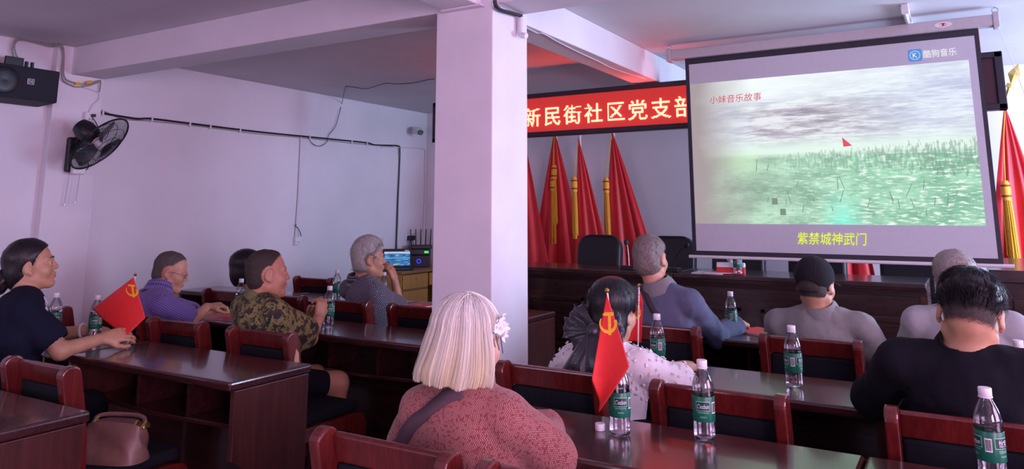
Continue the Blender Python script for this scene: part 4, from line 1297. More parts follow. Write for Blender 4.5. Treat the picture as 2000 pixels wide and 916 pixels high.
# ---------------------------------------------------------------- people: smooth bodies from a distance field
class Field:
    def __init__(s, lo, hi, h):
        s.lo = np.array(lo, np.float32); s.h = h
        s.n = np.ceil((np.array(hi) - np.array(lo)) / h).astype(int) + 1
        s.f = np.full(s.n, 1.0, np.float32)

    def _sl(s, bmin, bmax):
        a = np.clip(np.floor((np.array(bmin) - s.lo) / s.h).astype(int), 0, s.n - 1)
        b = np.clip(np.ceil((np.array(bmax) - s.lo) / s.h).astype(int) + 1, 1, s.n)
        if (b <= a).any(): return None
        X = (s.lo[0] + s.h * np.arange(a[0], b[0], dtype=np.float32))[:, None, None]
        Y_ = (s.lo[1] + s.h * np.arange(a[1], b[1], dtype=np.float32))[None, :, None]
        Z = (s.lo[2] + s.h * np.arange(a[2], b[2], dtype=np.float32))[None, None, :]
        return (slice(a[0], b[0]), slice(a[1], b[1]), slice(a[2], b[2])), X, Y_, Z

    def op(s, prim, k=.02, mode='add'):
        fn, bmin, bmax = prim
        m = k * 1.5 + 3 * s.h
        r = s._sl(np.array(bmin) - m, np.array(bmax) + m)
        if r is None: return s
        sl, X, Y_, Z = r
        d = fn(X, Y_, Z).astype(np.float32)
        c = s.f[sl]
        if mode == 'add':
            h = np.clip(.5 + .5 * (c - d) / k, 0, 1)
            s.f[sl] = c * (1 - h) + d * h - k * h * (1 - h)
        else:
            d = -d
            h = np.clip(.5 - .5 * (c - d) / k, 0, 1)
            s.f[sl] = c * (1 - h) + d * h + k * h * (1 - h)
        return s

    def XYZ(s):
        return s._sl(s.lo, s.lo + s.h * (s.n - 1))[1:]

    def cut(s, fn):
        """keep where fn(X,Y,Z) <= 0"""
        s.f = np.maximum(s.f, fn(*s.XYZ()).astype(np.float32))
        return s

    def wob(s, amp, freq, seed=0, near=.03):
        r_ = np.random.RandomState(seed)
        X, Y_, Z = s.XYZ()
        w = 0
        for i in range(5):
            d = r_.normal(size=3); d /= np.linalg.norm(d); q = freq * (0.7 + .35 * i)
            w = w + np.sin(q * (d[0] * X + d[1] * Y_ + d[2] * Z) + r_.uniform(0, 6) + 1.3 * np.sin(q * .6 * (d[1] * X - d[0] * Z + d[2] * Y_))) / (1 + .35 * i)
        s.f = s.f + (amp / 2.2 * w).astype(np.float32) * (np.abs(s.f) < near + amp * 2)
        return s

    def mesh(s):
        f = s.f; f[0] = f[-1] = 1; f[:, 0] = f[:, -1] = 1; f[:, :, 0] = f[:, :, -1] = 1
        ins = f < 0
        cnt = np.zeros(np.array(f.shape) - 1, np.uint8)
        for dx in (0, 1):
            for dy in (0, 1):
                for dz in (0, 1):
                    cnt += ins[dx:f.shape[0] - 1 + dx, dy:f.shape[1] - 1 + dy, dz:f.shape[2] - 1 + dz]
        act = (cnt > 0) & (cnt < 8)
        I = np.argwhere(act)
        idx = np.full(act.shape, -1, np.int32); idx[act] = np.arange(len(I))
        corners = [(dx, dy, dz) for dx in (0, 1) for dy in (0, 1) for dz in (0, 1)]
        V = np.stack([f[I[:, 0] + c[0], I[:, 1] + c[1], I[:, 2] + c[2]] for c in corners], 1)
        P = np.zeros((len(I), 3)); N = np.zeros(len(I))
        for a in range(8):
            for b_ in range(a + 1, 8):
                ca, cb = np.array(corners[a]), np.array(corners[b_])
                if abs(ca - cb).sum() != 1: continue
                m = (V[:, a] < 0) != (V[:, b_] < 0)
                t = V[m, a] / (V[m, a] - V[m, b_])
                P[m] += ca + t[:, None] * (cb - ca); N[m] += 1
        verts = s.lo + s.h * (I + P / N[:, None])
        faces = []
        for ax in range(3):
            o1, o2 = (ax + 1) % 3, (ax + 2) % 3
            A = [slice(None)] * 3; B = [slice(None)] * 3
            A[ax] = slice(0, -1); B[ax] = slice(1, None)
            ch = ins[tuple(A)] != ins[tuple(B)]
            E_ = np.argwhere(ch)
            E_ = E_[(E_[:, o1] > 0) & (E_[:, o2] > 0) & (E_[:, o1] < f.shape[o1] - 1) & (E_[:, o2] < f.shape[o2] - 1)]
            s0 = ins[E_[:, 0], E_[:, 1], E_[:, 2]]
            def cellid(d1, d2):
                q_ = E_.copy(); q_[:, o1] -= d1; q_[:, o2] -= d2
                return idx[q_[:, 0], q_[:, 1], q_[:, 2]]
            Q = np.stack([cellid(1, 1), cellid(0, 1), cellid(0, 0), cellid(1, 0)], 1)
            Q[~s0] = Q[~s0][:, ::-1]
            faces.append(Q)
        return verts, np.concatenate(faces)


def rc(a, b, ra, rb):
    a, b = np.array(a, float), np.array(b, float)
    ba = b - a; L2 = float(ba @ ba) + 1e-12
    def fn(X, Y_, Z):
        t = np.clip(((X - a[0]) * ba[0] + (Y_ - a[1]) * ba[1] + (Z - a[2]) * ba[2]) / L2, 0, 1)
        return np.sqrt((X - a[0] - t * ba[0]) ** 2 + (Y_ - a[1] - t * ba[1]) ** 2 + (Z - a[2] - t * ba[2]) ** 2) - (ra + (rb - ra) * t)
    r = max(ra, rb)
    return fn, np.minimum(a, b) - r, np.maximum(a, b) + r


def el(c, r, R=None):
    c = np.array(c, float); r = np.array(r, float)
    R_ = np.eye(3) if R is None else np.array(R, float)
    def fn(X, Y_, Z):
        dx, dy, dz = X - c[0], Y_ - c[1], Z - c[2]
        p = [R_[0, i] * dx + R_[1, i] * dy + R_[2, i] * dz for i in range(3)]
        k0 = np.sqrt((p[0] / r[0]) ** 2 + (p[1] / r[1]) ** 2 + (p[2] / r[2]) ** 2)
        k1 = np.sqrt((p[0] / r[0] ** 2) ** 2 + (p[1] / r[1] ** 2) ** 2 + (p[2] / r[2] ** 2) ** 2) + 1e-6
        return k0 * (k0 - 1) / k1
    m = r.max()
    return fn, c - m, c + m


def rotm(yaw, pitch=0, roll=0):
    """columns: right, forward, up; yaw turns towards +x, pitch lifts the face, roll tips to the right"""
    y, p, r = map(math.radians, (yaw, pitch, roll))
    Rz = np.array([[math.cos(y), math.sin(y), 0], [-math.sin(y), math.cos(y), 0], [0, 0, 1]])
    Rx = np.array([[1, 0, 0], [0, math.cos(p), -math.sin(p)], [0, math.sin(p), math.cos(p)]])
    Ry = np.array([[math.cos(r), 0, math.sin(r)], [0, 1, 0], [-math.sin(r), 0, math.cos(r)]])
    return Rz @ Rx @ Ry


def vnormals(v, f):
    n = np.zeros_like(v)
    a = np.cross(v[f[:, 2]] - v[f[:, 0]], v[f[:, 3]] - v[f[:, 1]])
    for i in range(4): np.add.at(n, f[:, i], a)
    return n / (np.linalg.norm(n, axis=1, keepdims=True) + 1e-12)


class Person:
    def __init__(s, label, loc, yaw, head, hrot, lean=.08, g=1.0, sw=.19, hs=1.0, nz=None, h=.006, arms=None, neck=None, shz=0.0):
        s.label, s.loc, s.h, s.g, s.hs, s.sw = label, loc, h, g, hs, sw
        s.root = thing('person', label, 'person', (loc[0], loc[1], 0))
        s.org = np.array([loc[0], loc[1], 0.0])
        Rb = rotm(yaw); s.Rb = Rb
        s.B = lambda a, b, c: s.org + Rb @ np.array([a, b, 0.0]) + np.array([0, 0, c])
        s.Hc = np.array(head, float); s.Hr = rotm(*hrot)
        s.hp = lambda x, y, z: s.Hc + s.Hr @ (np.array([x, y, z]) * hs)
        nb = s.B(0, lean, nz if nz else s.Hc[2] - .175) if neck is None else np.array(neck)
        s.J = dict(pelvis=s.B(0, 0, .565), waist=s.B(0, .02 + .25 * lean, .74), neck=nb)
        up = nb - s.B(0, .02, .70); up /= np.linalg.norm(up)
        s.J['chest'] = nb - up * .17 + s.B(0, .005, 0) - s.org
        s.Rt = np.stack([Rb[:, 0], np.cross(up, Rb[:, 0]), up], 1)
        for sd, nm in ((-1, 'L'), (1, 'R')):
            S_ = nb + Rb[:, 0] * sd * sw - up * (.055 - shz)
            s.J['S' + nm] = S_
            a = (arms or {}).get(nm)
            if a is None:
                E_ = S_ + Rb @ np.array([sd * .07, .13, -.20]); W_ = E_ + Rb @ np.array([-sd * .10, .20, -.03])
                a = dict(e=E_, w=W_)
            s.J['E' + nm], s.J['W' + nm] = np.array(a['e'], float), np.array(a['w'], float)
            s.J['hand' + nm] = a
            s.J['H' + nm], s.J['K' + nm], s.J['A' + nm] = s.B(sd * .085, .02, .555), s.B(sd * .115, .39, .515), s.B(sd * .115, .39, .085)
        pts = np.array([v for k, v in s.J.items() if not k.startswith('hand')] + [s.Hc])
        s.lo, s.hi = pts.min(0) - .26, pts.max(0) + .24
        s.lo[2] = max(s.lo[2], -.02)

    def torso(s, F, o=0.0, z0=None):
        J, g = s.J, s.g
        F.op(el(J['pelvis'], (.165 * g + o, .125 * g + o, .12 + o), s.Rb), .03)
        F.op(el(J['waist'], (.143 * g + o, .112 * g + o, .18 + o), s.Rt), .04)
        F.op(el(J['chest'], (.146 * g + o, .104 * g + o, .19 + o), s.Rt), .04)
        F.op(el(J['chest'] + s.Rt[:, 2] * .075 - s.Rt[:, 1] * .012, (.150 * s.sw / .165 + o, .080 + o, .085 + o), s.Rt), .04)
        F.op(rc(J['SL'], J['SR'], .044 + o, .044 + o), .03)
        for n in 'LR':
            F.op(rc(J['neck'] - s.Rt[:, 2] * .004, J['S' + n] - s.Rt[:, 2] * .0, .042 + o, .044 + o), .03)

    def arm(s, F, n, o=0.0, to=1.0, part='both', flare=0.0):
        J = s.J; S_, E_, W_ = J['S' + n], J['E' + n], J['W' + n]
        t = min(1.0, to); q = s.g ** .5
        F.op(rc(S_, S_ + (E_ - S_) * t, .048 * q + o, (.048 - .009 * t) * q + o + flare), .025)
        if to > 1.0:
            F.op(rc(E_, E_ + (W_ - E_) * (to - 1), .039 * q + o, (.039 - .012 * (to - 1)) * q + o + flare), .02)

    def hand(s, F, n):
        a = s.J['hand' + n]; W_ = s.J['W' + n]
        E_ = s.J['E' + n]
        d = np.array(a.get('d', W_ - E_), float); d /= np.linalg.norm(d)
        nm = np.array(a.get('n', (0, 0, -1)), float); nm -= d * (nm @ d); nm /= np.linalg.norm(nm)
        side = np.cross(nm, d) * (1 if n == 'R' else -1)      # towards the thumb
        side = -side if a.get('flip') else side
        curl = a.get('curl', 25)
        K = []
        for i in range(4):
            u = (1.5 - i)                                    # 0 = index
            k = W_ + d * (.088 - .004 * abs(i - 1)) + side * u * .0195
            F.op(rc(W_ + d * .012 + side * u * .011, k, .0135, .0115), .012); K.append(k)
        F.op(el(W_ + d * .05, (.036, .042, .017), np.stack([side, d, nm], 1)), .012)
        for i, (L_, k) in enumerate(zip((.070, .078, .073, .058), K)):
            p = k; ang = math.radians(curl * (.75 + .1 * i)); dd = d
            for q, fr_ in enumerate((.45, .31, .24)):
                c_, s_ = math.cos(ang), math.sin(ang)
                dd = dd * c_ + np.cross(side, dd) * s_ if False else (d * math.cos(ang * (q + 1) * .8) + nm * math.sin(ang * (q + 1) * .8))
                p2 = p + dd * L_ * fr_ + side * (1.5 - i) * .0012
                F.op(rc(p, p2, .0098 - .0008 * q, .0092 - .0008 * q), .003); p = p2
        t0 = W_ + d * .025 + side * .022
        t1 = t0 + d * .032 + side * .028 + nm * .012
        t2 = t1 + d * .033 + side * (.008 - .0002 * curl) + nm * (.012 + .0002 * curl)
        t3 = t2 + d * .024 - side * .003 + nm * .008
        F.op(rc(t0, t1, .015, .0125), .012); F.op(rc(t1, t2, .0115, .0105), .004); F.op(rc(t2, t3, .0105, .009), .003)

    def head_prims(s, F):
        hp, R, q = s.hp, s.Hr, s.hs
        E = lambda c, r, k, m='add': F.op(el(hp(*c), np.array(r) * q, R), k, m)
        C_ = lambda a, b, ra, rb, k, m='add': F.op(rc(hp(*a), hp(*b), ra * q, rb * q), k, m)
        E((0, -.014, .040), (.074, .095, .078), .01)
        E((0, .026, -.030), (.063, .062, .088), .03)
        E((0, -.045, -.02), (.060, .055, .06), .03)
        for x in (-1, 1):
            C_((x * .050, -.005, -.062), (x * .018, .060, -.098), .022, .018, .025)
            E((x * .042, .050, -.030), (.027, .031, .032), .02)
            C_((x * .012, .082, .020), (x * .048, .066, .020), .011, .009, .014)
        E((0, .068, -.100), (.026, .023, .021), .014)
        for x in (-1, 1):
            E((x * .031, .094, -.001), (.018, .013, .011), .010, 'sub')
            E((x * .031, .0775, -.001), (.0150, .0135, .0130), .006)
            E((x * .0325, .092, -.0015), (.0125, .010, .0042), .002, 'sub')
        C_((0, .083, .010), (0, .100, -.026), .0085, .0125, .010)
        for x in (-1, 1): E((x * .0125, .092, -.031), (.0085, .012, .0085), .005)
        E((0, .086, -.056), (.025, .014, .0085), .006); E((0, .084, -.070), (.022, .014, .0095), .006)
        C_((-.022, .097, -.0625), (.022, .097, -.0625), .0022, .0022, .004, 'sub')
        for x in (-1, 1):
            Re = R @ rotm(0, -14, 0) @ np.array([[math.cos(x * .35), math.sin(x * .35), 0], [-math.sin(x * .35), math.cos(x * .35), 0], [0, 0, 1]])
            F.op(el(hp(x * .079, -.014, -.004), np.array((.0085, .021, .033)) * q, Re), .006)
            F.op(el(hp(x * .090, -.008, -.002), np.array((.008, .012, .021)) * q, Re), .006, 'sub')
            E((x * .078, -.004, -.034), (.007, .010, .011), .006)

    def body(s, skin, hands='LR'):
        F = Field(s.lo, s.hi, s.h); J = s.J
        s.torso(F)
        for n in 'LR':
            s.arm(F, n, 0, 2.0)
            F.op(rc(J['H' + n], J['K' + n], .085 * s.g ** .5, .060), .04)
            F.op(rc(J['K' + n], J['A' + n], .056, .036), .03)
            F.op(rc(J['A' + n] + s.B(0, -.02, -.04) - s.org, J['A' + n] + s.B(0, .14, -.055) - s.org, .034, .026), .03)
        F.op(rc(J['neck'] + s.Rt[:, 2] * -.02, s.hp(0, -.022, -.055), .057 * s.g ** .5, .052), .02)
        s.head_prims(F)
        for n in hands: s.hand(F, n)
        v, f = F.mesh()
        tint = np.zeros(len(v))
        loc = (v - s.Hc) @ s.Hr / s.hs
        d = np.sqrt((loc[:, 0] / .024) ** 2 + ((loc[:, 1] - .095) / .022) ** 2 + ((loc[:, 2] + .0625) / .0125) ** 2)
        tint = np.clip(1.4 - d, 0, 1)
        o = obj_from('body', v - s.org, f, skin, s.root, smooth=True)
        a = o.data.attributes.new('tint', 'FLOAT', 'POINT'); a.data.foreach_set('value', tint.astype(np.float32))
        # eyes and brows
        for x in (-1, 1):
            e = MB(); c = s.hp(x * .031, .0765, -.001); Mx = Matrix.Translation(Vector(c - s.org)) @ Matrix(s.Hr.tolist()).to_4x4() @ Matrix.Rotation(-PI / 2, 4, 'X')
            rr_ = .0115 * s.hs
            e.lathe([(0, -rr_)] + [(rr_ * math.sin(t), -rr_ * math.cos(t)) for t in np.linspace(.3, PI * .78, 8)], 14, Mx, close=False)
            e.cur = 1
            e.lathe([(rr_ * math.sin(t), -rr_ * math.cos(t)) for t in np.linspace(PI * .78, PI, 5)], 14, Mx, close=False)
            e.build('eye', [M['eyewhite'], M['iris']], s.root, smooth=True, angle=180)
        return o

    def brows(s, mat):
        for x in (-1, 1):
            b_ = MB(); P = [s.hp(x * a, y, z) - s.org for a, y, z in ((.012, .0945, .020), (.028, .091, .026), (.046, .078, .022))]
            b_.tube(spline(P, 4), [.0012, .0018, .0022, .0024, .0024, .0021, .0018, .0013, .0008], 6); b_.build('eyebrow', mat, s.root, smooth=True)

    # ---- clothing
    def pc(s, v, o, f):
        """cloth coordinates: along the nearest bone and across it (flat-projected, so checks stay square)"""
        J = s.J; N = vnormals(v, f)
        for _ in range(3):
            M_ = np.zeros_like(N)
            for i in range(4): np.add.at(M_, f[:, i], N[f[:, (i + 1) % 4]] + N[f[:, (i + 2) % 4]])
            N = M_ / (np.linalg.norm(M_, axis=1, keepdims=True) + 1e-9)
        bones = [(J['pelvis'], J['neck'], .15, s.Rb[:, 0])]
        for n in 'LR':
            bones.append((J['S' + n], J['E' + n], .05, s.Rb[:, 1])); bones.append((J['E' + n], J['W' + n], .04, s.Rb[:, 1]))
        D = []; UV = []
        for (a, b, r, ref) in bones:
            ba = b - a; L = np.linalg.norm(ba); ax = ba / L
            t = np.clip((v - a) @ ax, 0, L); q = v - a - t[:, None] * ax
            e1 = ref - ax * (ref @ ax); e1 /= np.linalg.norm(e1); e2 = np.cross(ax, e1)
            D.append(np.linalg.norm(q, axis=1) - r)
            w = v - a; x1, x2, x3 = w @ e1, w @ e2, w @ ax
            n1, n2, n3 = np.abs(N @ e1), np.abs(N @ e2), np.abs(N @ ax)
            U_ = np.where(n3 > np.maximum(n1, n2) * 1.2, x1, np.where(n1 > n2, x2, x1)); V_ = np.where(n3 > np.maximum(n1, n2) * 1.2, x2, x3)
            UV.append(np.stack([U_, V_, np.full(len(v), r)], 1))
        k = np.argmin(np.array(D), 0)
        uv = np.array(UV)[k, np.arange(len(v))]
        at = o.data.attributes.new('pc', 'FLOAT_VECTOR', 'POINT'); at.data.foreach_set('vector', uv.astype(np.float32).ravel())

    def collar(s, mat, r=.064, hgt=.040, drop=.028, out=.026, tilt=0.35):
        """folded shirt collar round the neck"""
        nb, up = s.J['neck'], s.Rt[:, 2]
        ax = s.hp(0, -.022, -.055) - nb; ax /= np.linalg.norm(ax); ax = ax + up * 1.0 - s.Rt[:, 1] * tilt; ax /= np.linalg.norm(ax)
        ax2 = ax
        Qm = Matrix.Translation(Vector(nb + up * .028 - s.org)) @ Vector(ax2).to_track_quat('Z', 'Y').to_matrix().to_4x4()
        mb = MB()
        mb.lathe([(r + .004, -.045), (r, -.01), (r - .003, hgt - .006), (r, hgt), (r + .005, hgt), (r + .009, hgt - .006), (r + out * .55, hgt * .35), (r + out, -drop), (r + out + .001, -drop - .003), (r + out - .004, -drop), (r + out * .5, hgt * .2), (r + .006, hgt - .012), (r + .010, -.045)], 40, Qm, close=False)
        o = mb.build('collar', mat, s.root, smooth=True)
        k = np.arange(len(mb.v)); uv = np.stack([(k % 40) / 40 * 2 * PI * r, (k // 40) * .011, 0 * k], 1)
        at = o.data.attributes.new('pc', 'FLOAT_VECTOR', 'POINT'); at.data.foreach_set('vector', uv.astype(np.float32).ravel())

    def shirt(s, mat, o=.013, sleeve=.8, flare=.012, collar=None, hem=.50, fold=.004, ffreq=26, seed=1, name='shirt', neckdrop=0.0, h=None, extra=None, nfwd=.03):
        J = s.J
        F = Field(s.lo, s.hi, h or s.h)
        s.torso(F, o)
        for n in 'LR': s.arm(F, n, o, sleeve, flare=flare)
        if extra: extra(F)
        F.wob(fold, ffreq, seed); F.wob(fold * .45, ffreq * 2.3, seed + 40)
        nb, up = J['neck'], s.Rt[:, 2]
        # neckline: open around the neck
        F.op(rc(nb + up * (.050 - neckdrop), nb + up * .25 + s.Rt[:, 1] * nfwd, .062, .10), .006, 'sub')
        if collar:
            cz = nb + up * .018
            ax = s.hp(0, -.02, -.06) - nb; ax /= np.linalg.norm(ax)
            F.op(rc(cz, cz + ax * collar, .074, .068), .008)
            F.op(rc(cz + ax * .0, cz + ax * (collar + .12), .063, .062), .004, 'sub')
            top = cz + ax * (collar - .0)
            F.cut(lambda X, Y_, Z: np.minimum(((X - top[0]) * ax[0] + (Y_ - top[1]) * ax[1] + (Z - top[2]) * ax[2]), .12 - np.sqrt((X - nb[0]) ** 2 + (Y_ - nb[1]) ** 2)) )
        for n in 'LR':
            if sleeve < 1.0:
                S_, E_ = J['S' + n], J['E' + n]; d = (E_ - S_); L = np.linalg.norm(d); d /= L
                e = S_ + d * L * (sleeve + .015)
                F.op(rc(e - d * .03, e + d * .16, .047 * s.g ** .5 + flare * .6, .050 * s.g ** .5 + flare), .003, 'sub')
            elif sleeve > 1.2:
                E_, W_ = J['E' + n], J['W' + n]; d = (W_ - E_); L = np.linalg.norm(d); d /= L
                e = E_ + d * L * (sleeve - 1 + .01)
                F.op(rc(e - d * .015, e + d * .16, .033 + flare * .7, .045 + flare), .003, 'sub')
        F.cut(lambda X, Y_, Z: hem - Z)
        v, f = F.mesh()
        ob_ = obj_from(name, v - s.org, f, mat, s.root, smooth=True)
        s.pc(v, ob_, f)
        s.shv, s.shf = v, f
        return ob_

    def trousers(s, mat, o=.012, to=.97, thigh=1.0):
        F = Field(s.lo, np.array([s.hi[0], s.hi[1], .75]), max(s.h, .007)); J = s.J
        F.op(el(J['pelvis'], (.178 * s.g + o, .138 * s.g + o, .135 + o), s.Rb), .05)
        for n in 'LR':
            F.op(rc(J['H' + n], J['H' + n] + (J['K' + n] - J['H' + n]) * thigh, .088 * s.g ** .5 + o, .064 + o), .04)
            if thigh == 1.0: F.op(rc(J['K' + n], J['K' + n] + (J['A' + n] - J['K' + n]) * to, .060 + o, .048 + o), .03)
        F.wob(.004, 24, 3)
        v, f = F.mesh()
        obj_from('trousers', v - s.org, f, mat, s.root, smooth=True)

    def shoes(s, mat):
        for n in 'LR':
            F = Field(s.J['A' + n] - np.array([.25, .25, .12]), s.J['A' + n] + np.array([.25, .25, .10]), .008)
            A_ = s.J['A' + n]
            F.op(rc(A_ + s.B(0, -.03, -.045) - s.org, A_ + s.B(0, .15, -.055) - s.org, .044, .036), .03)
            F.op(rc(A_ + s.B(0, -.02, .01) - s.org, A_ + s.B(0, 0, -.04) - s.org, .045, .045), .03)
            F.cut(lambda X, Y_, Z: .002 - Z)
            v, f = F.mesh(); obj_from('shoe', v - s.org, f, mat, s.root, smooth=True)

    # ---- hair
    def scalp(s, F, t=.008, mode='short', hair_y=.0):
        hp, R, q = s.hp, s.Hr, s.hs
        F.op(el(hp(0, -.014, .042), np.array((.074 + t, .095 + t, .078 + t)) * q, R), .01)
        F.op(el(hp(0, -.045, -.02), np.array((.062 + t, .056 + t, .062 + t)) * q, R), .03)

    def hair_local(s, X, Y_, Z):
        dx, dy, dz = X - s.Hc[0], Y_ - s.Hc[1], Z - s.Hc[2]
        R = s.Hr
        return [(R[0, i] * dx + R[1, i] * dy + R[2, i] * dz) / s.hs for i in range(3)]

    def short_hair(s, mat, t=.008, front=.078, temple=.018, nape=-.075, top=.0, rough=.0016, side=None, strands=0, sl=.012, seed=1, name='hair', h=.0045, sr=.0007, sup=.3, fade=.016):
        F = Field(s.Hc - .17, s.Hc + .17, h)
        s.scalp(F, t if side is None else side)
        if side is not None or top > 0:
            F.op(el(s.hp(0, -.008, .062), np.array((.070 + t * .6, .088 + t, .070 + t + top)) * s.hs, s.Hr), .02)
        F.wob(rough, 90, seed); F.wob(rough * .8, 190, seed + 1)
        def region(X, Y_, Z):
            x, y, z = s.hair_local(X, Y_, Z)
            # hairline: from the forehead top down to in front of the ear, then round the ear to the nape
            a = (y - (front - .35 * np.abs(x))) * .80 - (z - .078) * .62
            sd = np.where(z > .012, a, y - temple + .0)
            sd = np.maximum(np.where(z > .02, a, -1), np.where(z <= .035, y - (temple + .55 * np.maximum(z, -.02)), -1))
            ear = .034 - np.sqrt((np.abs(x) - .079) ** 2 * .4 + (y + .010) ** 2 + ((z + .004) * .85) ** 2)
            low = (nape + np.maximum(0, (y + .03)) * 1.1) - z
            return np.maximum(np.maximum(sd, ear), low) * s.hs
        F.cut(region)
        v, f = F.mesh()
        dens = np.clip(-region(v[:, 0], v[:, 1], v[:, 2]) / fade, 0, 1)
        o = obj_from(name, v - s.org, f, mat, s.root, smooth=True)
        a = o.data.attributes.new('dens', 'FLOAT', 'POINT'); a.data.foreach_set('value', dens.astype(np.float32))
        if strands: s.strands(v, f, mat, strands, sl, seed, sr, sup)
        return o

    def strands(s, v, f, mat, n, length, seed=1, r=.0007, up=.55, name='hair_strands', mask=None, jit=.14):
        r_ = np.random.RandomState(seed)
        N = vnormals(v, f)
        loc = (v - s.Hc) @ s.Hr
        ok = ((N * (v - s.Hc)).sum(1) > .02)
        if mask is not None: ok &= mask(loc)
        ids = np.argwhere(ok)[:, 0]
        ids = r_.choice(ids, min(n, len(ids) * 3))
        # comb direction: from the crown outwards and down
        crown = np.array([.0, -.03, .12])
        d = loc[ids] - crown; d /= np.linalg.norm(d, axis=1, keepdims=True) + 1e-9
        d = d @ s.Hr.T
        Nn = N[ids]
        d = d - Nn * (d * Nn).sum(1, keepdims=True); d /= np.linalg.norm(d, axis=1, keepdims=True) + 1e-9
        d += r_.normal(0, jit, d.shape)
        L = length * r_.uniform(.6, 1.3, (len(ids), 1))
        p0 = v[ids] - Nn * .002 + r_.normal(0, .0012, (len(ids), 3))
        p1 = p0 + d * L * .5 + Nn * (L * up * .5 - L * L * 1.5)
        p2 = p0 + d * L + Nn * (L * up * .55 - L * L * 6.0)
        side = np.cross(d, Nn); side /= np.linalg.norm(side, axis=1, keepdims=True) + 1e-9
        tube_strands(np.stack([p0, p1, p2], 1) - s.org, side, r, mat, s.root, name)


def tube_strands(P, side, r, mat, parent, name):
    """P: strands x points x 3; thin three-sided tapered tubes"""
    n, m, _ = P.shape
    T = np.gradient(P, axis=1); T /= np.linalg.norm(T, axis=2, keepdims=True) + 1e-9
    sd = np.repeat(side[:, None], m, 1); sd = sd - T * (sd * T).sum(2, keepdims=True); sd /= np.linalg.norm(sd, axis=2, keepdims=True) + 1e-9
    b = np.cross(T, sd)
    rr_ = (r * np.linspace(1, .35, m))[None, :, None]
    V = np.stack([P + rr_ * (sd * math.cos(a) + b * math.sin(a)) for a in (0, 2.094, 4.189)], 2).reshape(-1, 3)
    base = (np.arange(n) * m * 3)[:, None, None]
    i = np.arange(m - 1)[None, :, None] * 3
    Q = []
    for k in range(3):
        k2 = (k + 1) % 3
        Q.append(np.stack([base + i + k, base + i + k2, base + i + 3 + k2, base + i + 3 + k], -1).reshape(-1, 4))
    o = obj_from(name, V, np.concatenate(Q), mat, parent, smooth=True)
    a = o.data.attributes.new('dens', 'FLOAT', 'POINT'); a.data.foreach_set('value', np.ones(len(V), np.float32))
    return o


# ---- person materials
def skin_mat(name, col, red):
    m, nt, b = new_mat(name)
    setp(b, rough=.48, sss=.08); b.inputs['Subsurface Radius'].default_value = (.012, .005, .003)
    v = coords(nt)
    c = ramp(nt, noise(nt, v, 26, 4), [(.3, tuple(x * .90 for x in col)), (.7, tuple(min(1, x * 1.07) for x in col))])
    at = node(nt, 'ShaderNodeAttribute', attribute_name='tint')
    nt.links.new(mixc(nt, math_n(nt, 'MULTIPLY', at.outputs['Fac'], .75), c, red), b.inputs['Base Color'])
    bump(nt, b, noise(nt, v, 160, 3), .15, .002)
    return m
M['skin'] = skin_mat('skin_tan', (.50, .28, .165), (.40, .13, .11))
M['skin2'] = skin_mat('skin_fair', (.58, .34, .225), (.45, .16, .14))
M['skin3'] = skin_mat('skin_ruddy', (.53, .255, .16), (.42, .14, .12))
M['eyewhite'] = plain('eye_white', (.70, .66, .64), .25, .03)
M['iris'] = plain('dark_iris', (.02, .012, .010), .15, .05)
def hair_mat(name, a, c, scale=(60, 60, 8), rough=.45, fade=False):
    m, nt, b = new_mat(name); setp(b, rough=rough, spec=.35)
    v = coords(nt, 'Object', scale)
    f = noise(nt, v, 3.0, 4, .65)
    nt.links.new(ramp(nt, f, [(.32, a), (.68, c)]), b.inputs['Base Color'])
    bump(nt, b, f, .35, .004)
    if fade:      # thinning out to bare skin along the hairline
        at = node(nt, 'ShaderNodeAttribute', attribute_name='dens')
        g_ = noise(nt, coords(nt, 'Object', (220, 220, 220)), 1.0, 2)
        nt.links.new(ramp(nt, math_n(nt, 'ADD', at.outputs['Fac'], math_n(nt, 'MULTIPLY', math_n(nt, 'SUBTRACT', g_, .5), .9)), [(.12, (0, 0, 0)), (.62, (1, 1, 1))]), b.inputs['Alpha'])
    return m
M['hairblack'] = hair_mat('black_hair', (.006, .005, .007), (.020, .016, .020), rough=.35)
M['hairbuzz'] = hair_mat('cropped_grey_black_hair', (.045, .036, .034), (.105, .085, .075), (90, 90, 90), .7, True)
M['hairbuzz2'] = hair_mat('cropped_dark_hair', (.022, .017, .015), (.065, .048, .040), (90, 90, 90), .7, True)
M['hairgrey'] = hair_mat('iron_grey_hair', (.24, .22, .20), (.52, .49, .46), (70, 70, 14), .5, True)
M['hairgrey2'] = hair_mat('brown_grey_hair', (.085, .065, .060), (.26, .21, .19), (80, 80, 30), .55, True)
M['hairgrey3'] = hair_mat('silver_grey_hair', (.17, .155, .14), (.34, .31, .28), (80, 80, 30), .55, True)
m, nt, b = new_mat('white_yellow_hair'); setp(b, rough=.55, spec=.3)
at = node(nt, 'ShaderNodeAttribute', attribute_name='hc')
sp = node(nt, 'ShaderNodeSeparateXYZ'); nt.links.new(at.outputs['Vector'], sp.inputs[0])
nt.links.new(mixc(nt, sp.outputs[1], ramp(nt, sp.outputs[0], [(0, (.58, .60, .60)), (.5, (.80, .80, .73)), (1, (.92, .92, .82))]), (.90, .80, .48)), b.inputs['Base Color'])
M['hairwhite'] = m


